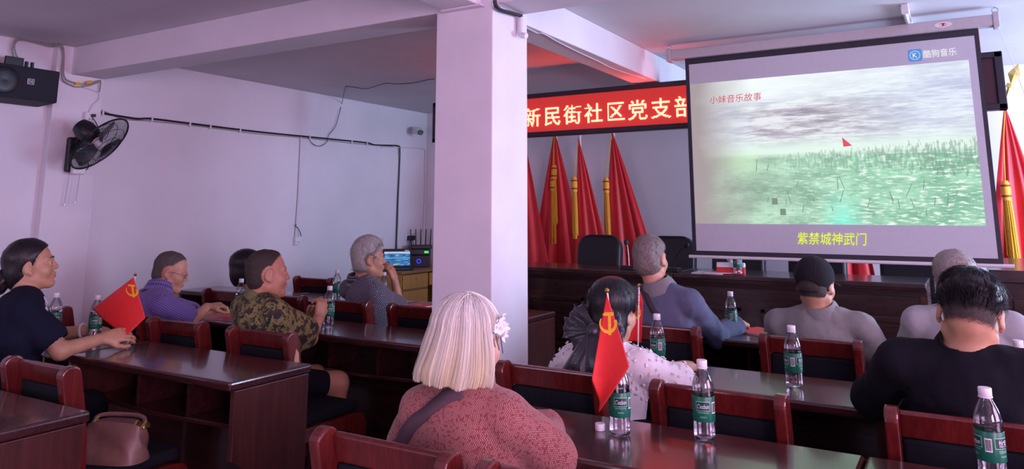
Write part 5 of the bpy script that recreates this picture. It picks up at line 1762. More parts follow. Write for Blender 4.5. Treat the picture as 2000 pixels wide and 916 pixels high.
def cloth(name, col, var=.10, bmp=.4, scale=70, rough=.9, sheen=.03):
    m, nt, b = new_mat(name); setp(b, rough=rough, sheen=sheen, spec=.2)
    v = coords(nt)
    nt.links.new(ramp(nt, noise(nt, v, 9, 3), [(.3, tuple(c * (1 - var) for c in col)), (.7, tuple(min(1, c * (1 + var)) for c in col))]), b.inputs['Base Color'])
    h = math_n(nt, 'ADD', math_n(nt, 'MULTIPLY', noise(nt, v, 14, 3), 1.0), math_n(nt, 'MULTIPLY', noise(nt, v, scale * 8, 2), .12))
    bump(nt, b, h, bmp, .012)
    return m


def check_cloth(name, base, line, cell, duty, base2=None):
    """woven checks along the cloth's own coordinates"""
    m, nt, b = new_mat(name); setp(b, rough=.85, sheen=.1)
    at = node(nt, 'ShaderNodeAttribute', attribute_name='pc')
    sp = node(nt, 'ShaderNodeSeparateXYZ'); nt.links.new(at.outputs['Vector'], sp.inputs[0])
    v = coords(nt); w_ = noise(nt, v, 10, 2)
    def strp(o):
        q = math_n(nt, 'ADD', math_n(nt, 'MULTIPLY', o, 1 / cell), math_n(nt, 'MULTIPLY', w_, .5))
        return math_n(nt, 'LESS_THAN', math_n(nt, 'FRACT', q), duty)
    a, c = strp(sp.outputs[0]), strp(sp.outputs[1])
    s_ = math_n(nt, 'MULTIPLY', math_n(nt, 'ADD', a, c), .5)
    nt.links.new(ramp(nt, s_, [(0, base), (.5, base2 or tuple((x + y) / 2 for x, y in zip(base, line))), (1, line)], 'CONSTANT' if False else 'LINEAR'), b.inputs['Base Color'])
    bump(nt, b, math_n(nt, 'ADD', noise(nt, v, 14, 3), math_n(nt, 'MULTIPLY', noise(nt, v, 500, 2), .1)), .25, .012)
    return m


M['navy'] = cloth('navy_knit', (.006, .008, .022), sheen=0)
M['blacktrouser'] = cloth('dark_trouser_cloth', (.008, .008, .013), sheen=0)
M['shoe'] = plain('black_shoe', (.015, .014, .015), .4)
M['plaid'] = check_cloth('purple_checked_cloth', (.215, .145, .42), (.035, .025, .115), .0115, .40)
M['gingham'] = check_cloth('black_white_gingham', (.42, .38, .45), (.010, .010, .018), .0098, .56, (.055, .05, .075))
M['bluegrey'] = cloth('blue_grey_cotton', (.100, .105, .165), .12)
M['collargrey'] = cloth('faded_grey_collar', (.20, .18, .185), .1)
M['greypolo'] = cloth('grey_polo_cotton', (.225, .230, .220), .08)
M['greyshirt'] = cloth('light_grey_cotton', (.34, .35, .36), .06)
M['blackshirt'] = cloth('black_linen', (.006, .006, .011), .15, .6, sheen=0)
M['purple'] = cloth('dark_purple_knit', (.07, .03, .10))
M['beige'] = cloth('beige_grey_cotton', (.30, .24, .23))
M['lace'] = cloth('white_lace_cloth', (.86, .82, .83), .05, .5, 120)
M['petal'] = cloth('white_fabric_petal', (.90, .87, .88), .03, .1)
M['strap'] = cloth('grey_brown_webbing', (.105, .065, .080), .15, .3, 200)
M['strapbrown'] = plain('dark_brown_strap', (.045, .018, .022), .5, .1)
M['capcloth'] = cloth('black_cap_cloth', (.011, .010, .013), .1, .2)
# camouflage
m, nt, b = new_mat('leaf_camouflage'); setp(b, rough=.85)
v = coords(nt)
dst = node(nt, 'ShaderNodeVectorMath', operation='ADD'); nt.links.new(v, dst.inputs[0])
nz_ = node(nt, 'ShaderNodeTexNoise'); nz_.inputs['Scale'].default_value = 30; nt.links.new(v, nz_.inputs['Vector'])
sc_ = node(nt, 'ShaderNodeVectorMath', operation='SCALE'); sc_.inputs['Scale'].default_value = .035; nt.links.new(nz_.outputs['Color'], sc_.inputs[0]); nt.links.new(sc_.outputs[0], dst.inputs[1])
n1, n2, n3 = noise(nt, dst.outputs[0], 23, 2, .5), noise(nt, dst.outputs[0], 36, 2, .5), noise(nt, dst.outputs[0], 60, 1, .5)
c = mixc(nt, math_n(nt, 'GREATER_THAN', n2, .56), (.235, .205, .070), (.14, .150, .048))
c = mixc(nt, math_n(nt, 'GREATER_THAN', n3, .60), c, (.035, .040, .022))
c = mixc(nt, math_n(nt, 'GREATER_THAN', n1, .535), c, (.052, .026, .022))
n4 = node(nt, 'ShaderNodeVectorMath', operation='ADD'); n4.inputs[1].default_value = (3.3, 1.7, 5.1); nt.links.new(dst.outputs[0], n4.inputs[0])
c = mixc(nt, math_n(nt, 'GREATER_THAN', noise(nt, n4.outputs[0], 19, 2, .5), .60), c, (.016, .024, .022))
nt.links.new(c, b.inputs['Base Color']); bump(nt, b, noise(nt, v, 14, 3), .25, .012)
M['camo'] = m
M['olive'] = cloth('olive_rib_collar', (.17, .165, .075))
# red coat with a pale broken herringbone fleck
m, nt, b = new_mat('red_flecked_knit'); setp(b, rough=.9, sheen=.2)
at = node(nt, 'ShaderNodeAttribute', attribute_name='pc')
mp = node(nt, 'ShaderNodeMapping'); mp.inputs['Scale'].default_value = (250, 190, 1); mp.inputs['Rotation'].default_value = (0, 0, .0); nt.links.new(at.outputs['Vector'], mp.inputs[0])
sp = node(nt, 'ShaderNodeSeparateXYZ'); nt.links.new(mp.outputs[0], sp.inputs[0])
row = math_n(nt, 'FLOOR', sp.outputs[1])
sgn = math_n(nt, 'MULTIPLY_ADD', math_n(nt, 'MODULO', row, 2.0), 2.0, -1.0)
sl_ = math_n(nt, 'MULTIPLY', math_n(nt, 'FRACT', sp.outputs[1]), sgn)
fl_ = math_n(nt, 'FRACT', math_n(nt, 'ADD', math_n(nt, 'MULTIPLY', sp.outputs[0], .8), math_n(nt, 'MULTIPLY', sl_, .8)))
v = coords(nt); br_ = noise(nt, v, 130, 3, .6)
fk = math_n(nt, 'MULTIPLY', math_n(nt, 'LESS_THAN', math_n(nt, 'ABSOLUTE', math_n(nt, 'SUBTRACT', fl_, .5)), .20), math_n(nt, 'GREATER_THAN', br_, .44))
nt.links.new(mixc(nt, fk, ramp(nt, noise(nt, v, 20, 3), [(.3, (.185, .030, .034)), (.7, (.25, .046, .048))]), (.44, .24, .21)), b.inputs['Base Color'])
bump(nt, b, math_n(nt, 'ADD', noise(nt, v, 13, 3), math_n(nt, 'MULTIPLY', fk, .08)), .35, .012)
M['redknit'] = m

# ---------------------------------------------------------------- the audience
def top2c(px, py, y, hs=1.0):
    p = at_y(px, py, y); p[2] -= .128 * hs
    return p
Yp = lambda px, py, y: at_y(px, py, y)

# 1 woman in navy
hd = Yp(62, 518, 2.0)
P = Person('woman with a black bun in a navy top, elbows on her desk', (-3.86, 1.84), 22, hd, (30, 9, 0), lean=.13, sw=.145, g=1.0, h=.005,
           neck=Yp(48, 579, 1.97), arms=dict(R=dict(e=Yp(118, 686, 2.02), w=Yp(200, 661, 2.22), d=(.35, .85, .12), n=(-.6, .3, -.6), curl=32), L=dict(e=Yp(98, 655, 2.32), w=Yp(178, 644, 2.44), d=(.9, .2, -.05), n=(.1, .2, -1), curl=35)))
P.body(M['skin']); P.brows(M['hairblack'])
P.shirt(M['navy'], o=.016, sleeve=.66, flare=.022, neckdrop=.022, nfwd=.16, seed=4)
tv = P.shv
loc = (tv - P.J['chest']) @ P.Rt
N_ = vnormals(P.shv, P.shf)
sel = (loc[:, 1] > .0) & (np.abs(loc[:, 0] - (.060 + (.12 - loc[:, 2]) * .30)) < .024) & (loc[:, 2] > -.10) & (loc[:, 2] < .16)
fm = sel[P.shf].all(1)
m, nt, b = new_mat('white_teal_embroidery'); setp(b, rough=.8); v = coords(nt)
nt.links.new(ramp(nt, noise(nt, v, 55, 2), [(.42, (.72, .68, .72)), (.50, (.72, .68, .72)), (.52, (.02, .20, .24)), (.62, (.03, .05, .12))], 'CONSTANT'), b.inputs['Base Color'])
ids = np.unique(P.shf[fm]); mp_ = np.full(len(tv), -1); mp_[ids] = np.arange(len(ids))
if len(ids):
    o = obj_from('embroidered_trim', tv[ids] + N_[ids] * .003 - P.org, mp_[P.shf[fm]], m, P.root, smooth=True); q = o.modifiers.new('t', 'SOLIDIFY'); q.thickness = .003
P.trousers(M['blacktrouser']); P.shoes(M['shoe'])
F = Field(P.Hc - .24, P.Hc + .22, .005)
P.scalp(F, .009)
F.op(el(P.hp(0, -.024, .052), (.080, .094, .080), P.Hr), .02)
F.op(el(P.hp(0, -.075, -.03), (.062, .045, .07), P.Hr), .03)
def reg(X, Y_, Z):
    x, y, z = P.hair_local(X, Y_, Z)
    a = np.where(z > -.01, (y - .070) * .75 - (z - .075) * .62 + .010 * np.sin(np.clip(z, 0, .08) * 39), y - .004 - .9 * (z + .01))
    ear = .028 - np.sqrt((np.abs(x) - .085) ** 2 * .3 + (y + .012) ** 2 + (z + .018) ** 2)
    return np.maximum(np.maximum(a, ear), -.105 - z)
F.cut(reg); F.wob(.002, 70, 2)
v, f = F.mesh(); obj_from('hair', v - P.org, f, M['hairblack'], P.root, smooth=True)
P.strands(v, f, M['hairblack'], 1400, .024, 3, .0008, .0, mask=lambda q: q[:, 1] < .035, jit=.06)
F = Field(P.Hc - .34, P.Hc + .22, .005)
F.op(el(P.hp(0, -.122, -.052), (.038, .034, .042), P.Hr), .02); F.op(el(P.hp(.01, -.132, -.085), (.026, .024, .028), P.Hr), .03); F.op(rc(P.hp(0, -.09, -.01), P.hp(0, -.125, -.03), .028, .022), .02); F.op(rc(P.hp(.01, -.125, -.02), P.hp(.01, -.152, .016), .014, .004), .015)
F.wob(.005, 80, 5)
v, f = F.mesh(); obj_from('hair_bun', v - P.org, f, M['hairblack'], P.root, smooth=True)
P.strands(v, f, M['hairblack'], 260, .025, 6, .0009, .2)
MB().lathe([(0, -.004), (.004, -.002), (.0045, .001), (0, .004)], 10, Matrix.Translation(Vector(P.hp(.086, -.004, -.046) - P.org))).build('earring', M['gold'], P.root, smooth=True)
d = P.J['WL'] - P.J['EL']; d /= np.linalg.norm(d); q = Vector(P.J['EL'] + d * (np.linalg.norm(P.J['WL'] - P.J['EL']) - .045) - P.org)
Qm = Matrix.Translation(q) @ Vector(d).to_track_quat('Z', 'Y').to_matrix().to_4x4()
MB().tube([Qm @ Vector((.036 * math.cos(t), .036 * math.sin(t), 0)) for t in np.linspace(0, 2 * PI, 25)[:-1]], .007, 8, closed=True).build('bracelet', M['whiteplastic'], P.root, smooth=True)

# 2 man in purple check
hd = Yp(334, 531, 3.02)
P = Person('man in a purple checked shirt and glasses bent over his desk', (at_y(306, 573, 2.93)[0] + .0, 2.80), 18, hd, (38, -14, 0), lean=.22, sw=.165, h=.005, g=1.02,
           neck=Yp(306, 573, 2.93), arms=dict(R=dict(e=Yp(372, 628, 3.02), w=Yp(404, 600, 3.20), d=(.55, .75, .10), n=(0, .25, -.9), curl=48), L=dict(e=Yp(390, 620, 3.28), w=Yp(418, 610, 3.42), d=(.7, .3, .0), n=(0, .1, -1), curl=40)))
P.body(M['skin3']); P.brows(M['hairbuzz'])
P.shirt(M['plaid'], o=.014, sleeve=.80, flare=.022, seed=7)
P.collar(M['plaid'])
P.trousers(M['blacktrouser']); P.shoes(M['shoe'])
P.short_hair(M['hairbuzz'], .005, front=.060, temple=.012, strands=900, sl=.006, seed=2)
def glasses(P, mat):
    g_ = MB()
    for x in (-1, 1):
        g_.tube([P.hp(x * (.031 + .023 * math.cos(t)), .101 - .004 * math.cos(t) ** 2, -.004 + .016 * math.sin(t)) - P.org for t in np.linspace(0, 2 * PI, 21)[:-1]], .0016, 6, closed=True)
        g_.tube([P.hp(x * .054, .098, .002) - P.org, P.hp(x * .078, .085, .004) - P.org, P.hp(x * .084, .0, .006) - P.org, P.hp(x * .083, -.02, -.004) - P.org], .0016, 6)
    g_.tube([P.hp(-.010, .104, .0) - P.org, P.hp(0, .107, .002) - P.org, P.hp(.010, .104, .0) - P.org], .0016, 6)
    gm = g_.build('glasses', mat, P.root, smooth=True)
    for x in (-1, 1):
        l_ = MB(); l_.prism([(x * .031 + .022 * math.cos(t), -.004 + .0155 * math.sin(t)) for t in np.linspace(0, 2 * PI, 21)[:-1]], 'y', .0995, .1005)
        l_.v = [tuple(P.hp(*a) - P.org) for a in l_.v]; l_.build('lens', M['pet'], gm)
glasses(P, M['metal'])

# 3 man in camouflage
hd = Yp(523, 535, 2.82)
P = Person('stout man in a camouflage shirt with hands folded on the desk', (at_y(503, 586, 2.79)[0] + .04, 2.80), 14, hd, (27, 2, -3), lean=.10, sw=.175, g=1.2, h=.005, hs=1.04,
           neck=Yp(503, 586, 2.79), arms=dict(R=dict(e=Yp(604, 660, 3.02), w=Yp(622, 622, 3.20), d=(-.10, .35, .80), n=(-.9, .0, -.3), curl=58), L=dict(e=Yp(565, 640, 3.28), w=Yp(606, 622, 3.36), d=(.45, -.15, .65), n=(.5, -.6, -.2), curl=55)))
P.body(M['skin3']); P.brows(M['hairbuzz2'])
P.shirt(M['camo'], o=.018, sleeve=.80, flare=.024, collar=None, seed=9, fold=.005)
cm_ = MB(); nb, ax = P.J['neck'], P.hp(0, -.022, -.055) - P.J['neck']; ax = ax / np.linalg.norm(ax)
Qm = Matrix.Translation(Vector(nb + ax * .035 - P.org)) @ Vector(ax).to_track_quat('Z', 'Y').to_matrix().to_4x4()
cm_.lathe([(.076, -.03), (.0735, .0), (.066, .016), (.060, .016), (.062, -.01)], 32, Qm, close=False); cm_.build('rib_collar', M['olive'], P.root, smooth=True)
P.trousers(M['blacktrouser'], o=.008, thigh=.72); P.shoes(M['shoe'])
P.short_hair(M['hairbuzz2'], .005, front=.060, temple=.010, strands=900, sl=.006, seed=3)

# 4 grey-haired man in gingham
hd = Yp(721, 505, 3.98)
P = Person('grey-haired man in a black and white checked shirt, hand at his mouth', (-3.50, 3.95), 18, hd, (36, 2, 0), lean=.12, sw=.170, g=1.0, h=.005, hs=1.05,
           neck=Yp(702, 553, 3.97), arms=dict(R=dict(e=Yp(781, 602, 4.28), w=Yp(771, 549, 4.24), d=(-.25, -.16, .86), n=(-.8, -.1, -.3), curl=38), L=None or dict(e=Yp(730, 600, 4.40), w=Yp(775, 600, 4.55), d=(.7, .4, 0), n=(0, 0, -1), curl=20)))
P.body(M['skin3']); P.brows(M['hairgrey'])
P.shirt(M['gingham'], o=.014, sleeve=.86, flare=.022, seed=11)
P.collar(M['gingham'])
P.trousers(M['blacktrouser']); P.shoes(M['shoe'])
P.short_hair(M['hairgrey'], .011, front=.070, temple=.022, top=.012, strands=7000, sl=.034, seed=4, sr=.0007, sup=.0, rough=.0001)

# 5 hidden woman in purple
hd = top2c(486, 489, 3.84)
P = Person('black-haired woman in purple mostly hidden behind the man in camouflage', (hd[0] - .02, 3.86), 20, hd, (36, 0, 0), lean=.08, sw=.14, h=.007, nz=hd[2] - .17)
P.body(M['skin2'])
P.shirt(M['purple'], o=.013, sleeve=1.85, seed=2)
P.trousers(M['blacktrouser'])
F = Field(P.Hc - .22, P.Hc + .2, .006)
P.scalp(F, .020); F.op(el(P.hp(0, -.05, -.05), (.078, .07, .09), P.Hr), .03); F.op(el(P.hp(0, -.02, .05), (.088, .11, .085), P.Hr), .02)
F.cut(lambda X, Y_, Z: (lambda q: np.maximum(np.where(q[2] > -.01, (q[1] - .088) * .75 - (q[2] - .075) * .66, q[1] - .02), -.13 - q[2]))(P.hair_local(X, Y_, Z)))
v, f = F.mesh(); obj_from('hair', v - P.org, f, M['hairblack'], P.root, smooth=True); P.strands(v, f, M['hairblack'], 400, .03, 3, .0011, .03)

# 6 person behind the column
P = Person('person in beige whose shoulder shows just left of the column', (-3.56, 5.08), 8, (-3.50, 5.16, 1.13), (15, 0, 0), lean=.08, sw=.17, h=.008, g=1.05)
P.body(M['skin3']); P.shirt(M['beige'], o=.014, sleeve=.8); P.trousers(M['blacktrouser'])
P.short_hair(M['hairbuzz2'], .008)

# 7 woman with white hair
hd = Yp(917, 668, 1.85)
P = Person('white-haired woman in a red flecked coat with flowers in her hair', (-1.24, 1.79), -8, hd, (15, -2, 3), lean=.07, sw=.125, g=1.0, h=.005, hs=.95, neck=Yp(908, 768, 1.82),
           arms=dict(R=dict(e=Yp(1080, 890, 1.96), w=(-1.13, 2.08, .80), d=(-.8, .5, 0), n=(0, 0, -1)), L=dict(e=Yp(806, 868, 1.80), w=(-1.26, 2.0, .68), d=(.6, .6, 0), n=(0, 0, -1))))
P.body(M['skin2'])
def bulk(F):
    for n in 'LR': F.op(rc(P.J['S' + n], P.J['E' + n], .054, .054), .03)
P.shirt(M['redknit'], o=.016, sleeve=1.9, flare=.014, fold=.006, ffreq=22, seed=12, extra=bulk, h=.005)
P.trousers(M['blacktrouser']); P.shoes(M['shoe'])
# bob: base volume plus combed strands
F = Field(P.Hc - .26, P.Hc + .22, .005)
P.scalp(F, .006); F.op(el(P.hp(0, -.022, .046), (.078, .093, .078), P.Hr), .015); F.op(rc(P.hp(0, -.03, .0), P.hp(0, -.035, -.08), .068, .088), .03)
def regb(X, Y_, Z):
    x, y, z = P.hair_local(X, Y_, Z)
    a = np.where(z > .0, (y - .075) * .8 - (z - .07) * .6, np.where(x > 0, y + .004, y - .012 + .25 * z))
    return np.maximum(a, -.082 - z)
F.cut(regb); F.wob(.003, 60, 3)
v, f = F.mesh(); obj_from('hair', v - P.org, f, M['hairwhite'], P.root, smooth=True)
r_ = np.random.RandomState(5); n = 14000
psi = r_.uniform(-PI, PI, n)                # direction of fall in head plan: 0 = right, pi/2 = forward
side_ = np.sin(psi) > np.where(np.cos(psi) > 0, .10, .25)
tt = np.linspace(0, 1, 13)[None, :]
lock = np.sin(psi * 9 + 1.0) + .7 * np.sin(psi * 17 + 2.0) + .5 * np.sin(psi * 31)
psi = psi + .05 * np.cos(psi * 17)          # strands gather into locks
ln = r_.uniform(.90, 1.03, (n, 1)) + .02 * lock[:, None]
st = r_.uniform(0, .55, (n, 1)) * r_.uniform(0, 1, (n, 1))
th = st + (1 - st) * tt                     # 0 crown .. 1 tip
th = np.where(side_[:, None], th * (.47 + .07 * r_.uniform(size=(n, 1))), th)   # short in front, combed to the hairline
off = r_.normal(0, .0022, (n, 1)) + .0022 * lock[:, None] + .004
pol = np.clip(th / .52, 0, 1) * PI / 2
dn = np.clip((th - .52) / .48, 0, 1) * ln
rx, ry, rz = .080 + off, .096 + off, .083 + off
fl_ = .040 * np.clip(dn, 0, 1) ** .9 + .004 * np.sin(5 * dn + psi[:, None] * 5) * dn - .018 * np.clip(dn - .80, 0, 1) * 2
tw = psi[:, None] + .10 * np.sin(PI * np.clip(th, 0, 1))
cx_ = np.cos(tw) * (rx * np.sin(pol) + fl_) + .010 * r_.normal(size=(n, 1)) * (1 - np.sin(pol))
cy_ = np.sin(tw) * (ry * np.sin(pol) + fl_) - .022
cz_ = .046 + rz * np.cos(pol) - dn * .140
WP = P.Hc + np.stack([cx_, cy_, cz_], 2) @ P.Hr.T - P.org
hs_ = tube_strands(WP, np.stack([-np.sin(psi), np.cos(psi), 0 * psi], 1) @ P.Hr.T, .0010, M['hairwhite'], P.root, 'hair_strands')
# each strand its own shade, yellower towards the tips
hv = np.clip(.5 + .17 * lock + r_.normal(0, .14, n), 0, 1)
col = np.stack([np.repeat(hv[:, None], 13, 1), np.clip(th * 1.25 - .35, 0, 1) * (.55 + .45 * np.sin(psi * 5)[:, None] ** 2), 0 * th], 2)
at = hs_.data.attributes.new('hc', 'FLOAT_VECTOR', 'POINT'); at.data.foreach_set('vector', np.repeat(col.reshape(-1, 3), 3, 0).astype(np.float32).ravel())
# hair clip flowers on the right side
def blossom(c, nrm, r, mat, parent):
    b_ = MB(); nv = Vector(nrm).normalized(); Qm = Matrix.Translation(Vector(c)) @ nv.to_track_quat('Z', 'Y').to_matrix().to_4x4()
    for k in range(5):
        a = 2 * PI * k / 5; vs = []
        for i in range(5):
            for j in range(5):
                u, w_ = i / 4, (j / 4 - .5)
                rr_ = r * u; wd = r * .55 * math.sin(PI * min(1, .15 + .85 * u) * .8 + .25)
                x, y = rr_ * math.cos(a) - w_ * wd * 1.6 * math.sin(a), rr_ * math.sin(a) + w_ * wd * 1.6 * math.cos(a)
                vs.append(Qm @ Vector((x, y, r * (.35 * u * u + .25 * (1 - 4 * w_ * w_) * u))))
        b_.add(vs, [(i * 5 + j, i * 5 + j + 1, i * 5 + j + 6, i * 5 + j + 5) for i in range(4) for j in range(4)])
    b_.lathe([(0, 0), (r * .18, .0), (r * .15, r * .3), (0, r * .35)], 8, Qm)
    o = b_.build('blossom', mat, parent, smooth=True); q = o.modifiers.new('t', 'SOLIDIFY'); q.thickness = .0012
hc_ = bpy.data.objects.new('hair_clip', None); COL.objects.link(hc_); hc_.parent = P.root
ctr = [P.hp(.078, .046, .064), P.hp(.080, .034, .050), P.hp(.080, .054, .044), P.hp(.074, .068, .046), P.hp(.080, .062, .026), P.hp(.074, .050, .078)]
for k, c in enumerate(ctr): blossom(c - P.org, P.Hr @ np.array([.9, -.25 + .15 * k, .2 - .12 * k]), .0165 + .002 * (k % 2), M['petal'], hc_)
for k in range(3): MB().tube([P.hp(.092, .000 + .020 * k, .040 - .006 * k) - P.org, P.hp(.096, .018 + .016 * k, .000 - .010 * k) - P.org], .0013, 5).build('hair_pin', M['black'], hc_)
# bag strap across the back
def strap_on(P, pts, w, mat, name='bag_strap', lift=.004):
    """band laid on the clothing surface along the given world polyline (dense), w wide"""
    v, N = P.shv, vnormals(P.shv, P.shf)
    S_ = np.array(spline(pts, 8)); top, bot, nn = [], [], []
    q, nr = [], []
    for p in S_:
        k = np.argsort(((v - p) ** 2).sum(1))[:14]; q.append(v[k].mean(0) + 0 * p); nr.append(N[k].mean(0))
    q = np.array(q); nr = np.array(nr); nr /= np.linalg.norm(nr, axis=1, keepdims=True)
    for _ in range(2): q[1:-1] = (q[:-2] + q[1:-1] * 2 + q[2:]) / 4; nr[1:-1] = (nr[:-2] + nr[1:-1] * 2 + nr[2:]) / 4
    T = np.gradient(q, axis=0); T /= np.linalg.norm(T, axis=1, keepdims=True) + 1e-9
    sd = np.cross(nr, T); sd /= np.linalg.norm(sd, axis=1, keepdims=True)
    A_ = q + nr * lift; m_ = len(q)
    vs = np.concatenate([A_ - sd * w / 2, A_, A_ + sd * w / 2]) - P.org
    vs[m_:2 * m_] += nr * .001
    f = [(i, i + 1, m_ + i + 1, m_ + i) for i in range(m_ - 1)] + [(m_ + i, m_ + i + 1, 2 * m_ + i + 1, 2 * m_ + i) for i in range(m_ - 1)]
    o = obj_from(name, vs, f, mat, P.root, smooth=True); so_ = o.modifiers.new('t', 'SOLIDIFY'); so_.thickness = .004; so_.offset = 0
def back_pts(P, pix, depth=1.4):
    """points on the clothing surface met by the sight lines of the given pixels"""
    v = P.shv; out = []
    for (px, py) in pix:
        r = ray(px, py); r = r / np.linalg.norm(r)
        w_ = v - _C; t = w_ @ r; d = np.linalg.norm(w_ - t[:, None] * r, axis=1)
        k = np.argwhere(d < .012)[:, 0]
        if len(k) == 0: k = np.array([np.argmin(d)])
        out.append(v[k[np.argmin(t[k])]])
    return out
strap_on(P, back_pts(P, [(748, 915), (764, 886), (780, 860), (800, 832), (825, 806), (850, 782), (875, 764), (898, 756)]), .042, M['strap'])

# 8 woman in the white blouse
hd = Yp(1198, 609, 2.85)
P = Person('woman in a white petal blouse with a large black bow in her hair', (-1.26, 2.80), -6, hd, (8, -3, 2), lean=.08, sw=.135, g=.98, h=.0055, neck=Yp(1188, 682, 2.82),
           arms=dict(R=dict(e=Yp(1316, 750, 2.93), w=(-1.02, 3.10, .80), d=(-.4, .9, 0), n=(0, 0, -1)), L=dict(e=(-1.50, 2.80, .70), w=(-1.36, 3.06, .80), d=(.4, .9, 0), n=(0, 0, -1))))
P.body(M['skin2'])
def bulk(F):
    for n in 'LR': F.op(rc(P.J['S' + n], P.J['E' + n], .050, .054), .03)
P.shirt(M['lace'], o=.013, sleeve=1.25, flare=.02, fold=.004, ffreq=34, seed=14, extra=bulk)
P.trousers(M['blacktrouser'])
# petals and vine stitching on the cloth
N_ = vnormals(P.shv, P.shf); r_ = np.random.RandomState(3)
vis = np.argwhere((P.shv[:, 2] > .72) & (N_[:, 1] < .55))[:, 0]
pm_ = MB()
chosen = []
for k in r_.permutation(vis):
    if all(np.linalg.norm(P.shv[k] - c) > .026 for c in chosen): chosen.append(P.shv[k]); 
    else: continue
    if len(chosen) > 220: break
    nrm = Vector(N_[k]); c = Vector(P.shv[k] - P.org); tg = nrm.orthogonal().normalized(); tg.rotate(Matrix.Rotation(r_.uniform(0, 6.28), 3, nrm)); bt = nrm.cross(tg)
    for s_ in (1, -1, 0):
        L_, w_ = r_.uniform(.010, .0145), .0040
        d_ = (tg + bt * s_ * .9).normalized(); e_ = nrm.cross(d_)
        vs = [c, c + d_ * L_ * .5 + e_ * w_ + nrm * L_ * .3, c + d_ * L_ * .5 - e_ * w_ + nrm * L_ * .3, c + d_ * L_ * .5 + nrm * L_ * .42, c + d_ * L_ * .95 + nrm * L_ * (.7 if s_ == 0 else .45)]
        pm_.add(vs, [(0, 1, 3), (0, 3, 2), (1, 4, 3), (3, 4, 2)])
o = pm_.build('petal_applique', M['petal'], P.root, smooth=True); q = o.modifiers.new('t', 'SOLIDIFY'); q.thickness = .001; o['kind'] = 'stuff'
# black hair and bow
F = Field(P.Hc - .24, P.Hc + .2, .0045)
P.scalp(F, .015); F.op(el(P.hp(0, -.018, .052), (.088, .108, .082), P.Hr), .02); F.op(el(P.hp(0, -.05, -.045), (.078, .068, .085), P.Hr), .03)
def regh(X, Y_, Z):
    x, y, z = P.hair_local(X, Y_, Z)
    a = np.where(z > .0, (y - .08) * .78 - (z - .07) * .62, y - .010 - .5 * z)
    ear = .026 - np.sqrt((np.abs(x) - .09) ** 2 * .25 + (y + .002) ** 2 + (z + .014) ** 2)
    return np.maximum(np.maximum(a, ear), -.13 - z)
F.cut(regh); F.wob(.002, 60, 3)
v, f = F.mesh(); obj_from('hair', v - P.org, f, M['hairblack'], P.root, smooth=True); P.strands(v, f, M['hairblack'], 2200, .05, 4, .0008, .02)
mb_, nt, b = new_mat('black_organza'); setp(b, rough=.35, color=(.012, .012, .020), sheen=.3)
v_ = coords(nt); vo = node(nt, 'ShaderNodeTexVoronoi'); vo.inputs['Scale'].default_value = 70; nt.links.new(v_, vo.inputs['Vector'])
nt.links.new(ramp(nt, vo.outputs['Distance'], [(.07, (.75, .80, .85)), (.09, (.012, .012, .020))]), b.inputs['Base Color']); M['organza'] = mb_
bow = bpy.data.objects.new('hair_bow', None); COL.objects.link(bow); bow.parent = P.root
BC = P.hp(.0, -.125, -.062)
def petal_loop(c, d, nrm, L_, w_, puff):
    """one loop of the bow: a folded ribbon from c outwards along d"""
    d, nrm = np.array(d, float), np.array(nrm, float); d /= np.linalg.norm(d); nrm -= d * (nrm @ d); nrm /= np.linalg.norm(nrm); e = np.cross(d, nrm)
    vs, fs = [], []; n_, m_ = 15, 7
    for i in range(n_):
        t = 2 * PI * i / (n_ - 1) - PI
        u = (1 + math.cos(t)) / 2; hgt = math.sin(t)
        for j in range(m_):
            w2 = (j / (m_ - 1) - .5) * w_ * (.30 + .70 * u ** .7)
            p = c + d * L_ * (u ** .8) + nrm * puff * hgt * (.25 + u * .75) + e * w2 + nrm * .008 * math.cos(w2 * 160) * u
            vs.append(tuple(p - P.org))
    for i in range(n_ - 1):
        for j in range(m_ - 1): fs.append((i * m_ + j, i * m_ + j + 1, (i + 1) * m_ + j + 1, (i + 1) * m_ + j))
    o = obj_from('bow_loop', vs, fs, M['organza'], bow, smooth=True); q = o.modifiers.new('t', 'SOLIDIFY'); q.thickness = .0015
H3 = P.Hr
for dx, dz, L_, w_, dy in ((-1, .42, .115, .075, .0), (1, .42, .105, .075, .0), (-1, -.05, .125, .08, -.15), (1, -.10, .115, .08, -.15), (-.85, .75, .10, .06, -.02), (.85, .72, .09, .06, -.02), (-1, -.5, .105, .08, -.05), (1, -.55, .105, .08, -.05)):
    petal_loop(BC + H3 @ np.array([dx * .012, 0, dz * .012]), H3 @ np.array([dx, dy, dz]), H3 @ np.array([0, -1, .2]), L_, w_, .022)
F = Field(BC - .1, BC + .1, .004); F.op(el(BC + H3 @ np.array([0, -.02, 0]), (.026, .022, .03), H3), .01); F.wob(.003, 90, 2); v, f = F.mesh(); obj_from('bow_knot', v - P.org, f, M['organza'], bow, smooth=True)
for dx, L_ in ((-.45, .20), (.30, .17)):
    vs, fs = [], []
    for i in range(12):
        t = i / 11
        for j in range(6):
            w_ = (j / 5 - .5) * (.03 + .075 * t)
            p = BC + H3 @ np.array([dx * L_ * t + w_, -.018 - .045 * math.sin(t * 2.2) + .006 * math.sin(w_ * 120), -L_ * t - abs(w_) * .25 * t])
            vs.append(tuple(p - P.org))
    for i in range(11):
        for j in range(5): fs.append((i * 6 + j, i * 6 + j + 1, (i + 1) * 6 + j + 1, (i + 1) * 6 + j))
    o = obj_from('bow_tail', vs, fs, M['organza'], bow, smooth=True); q = o.modifiers.new('t', 'SOLIDIFY'); q.thickness = .0015

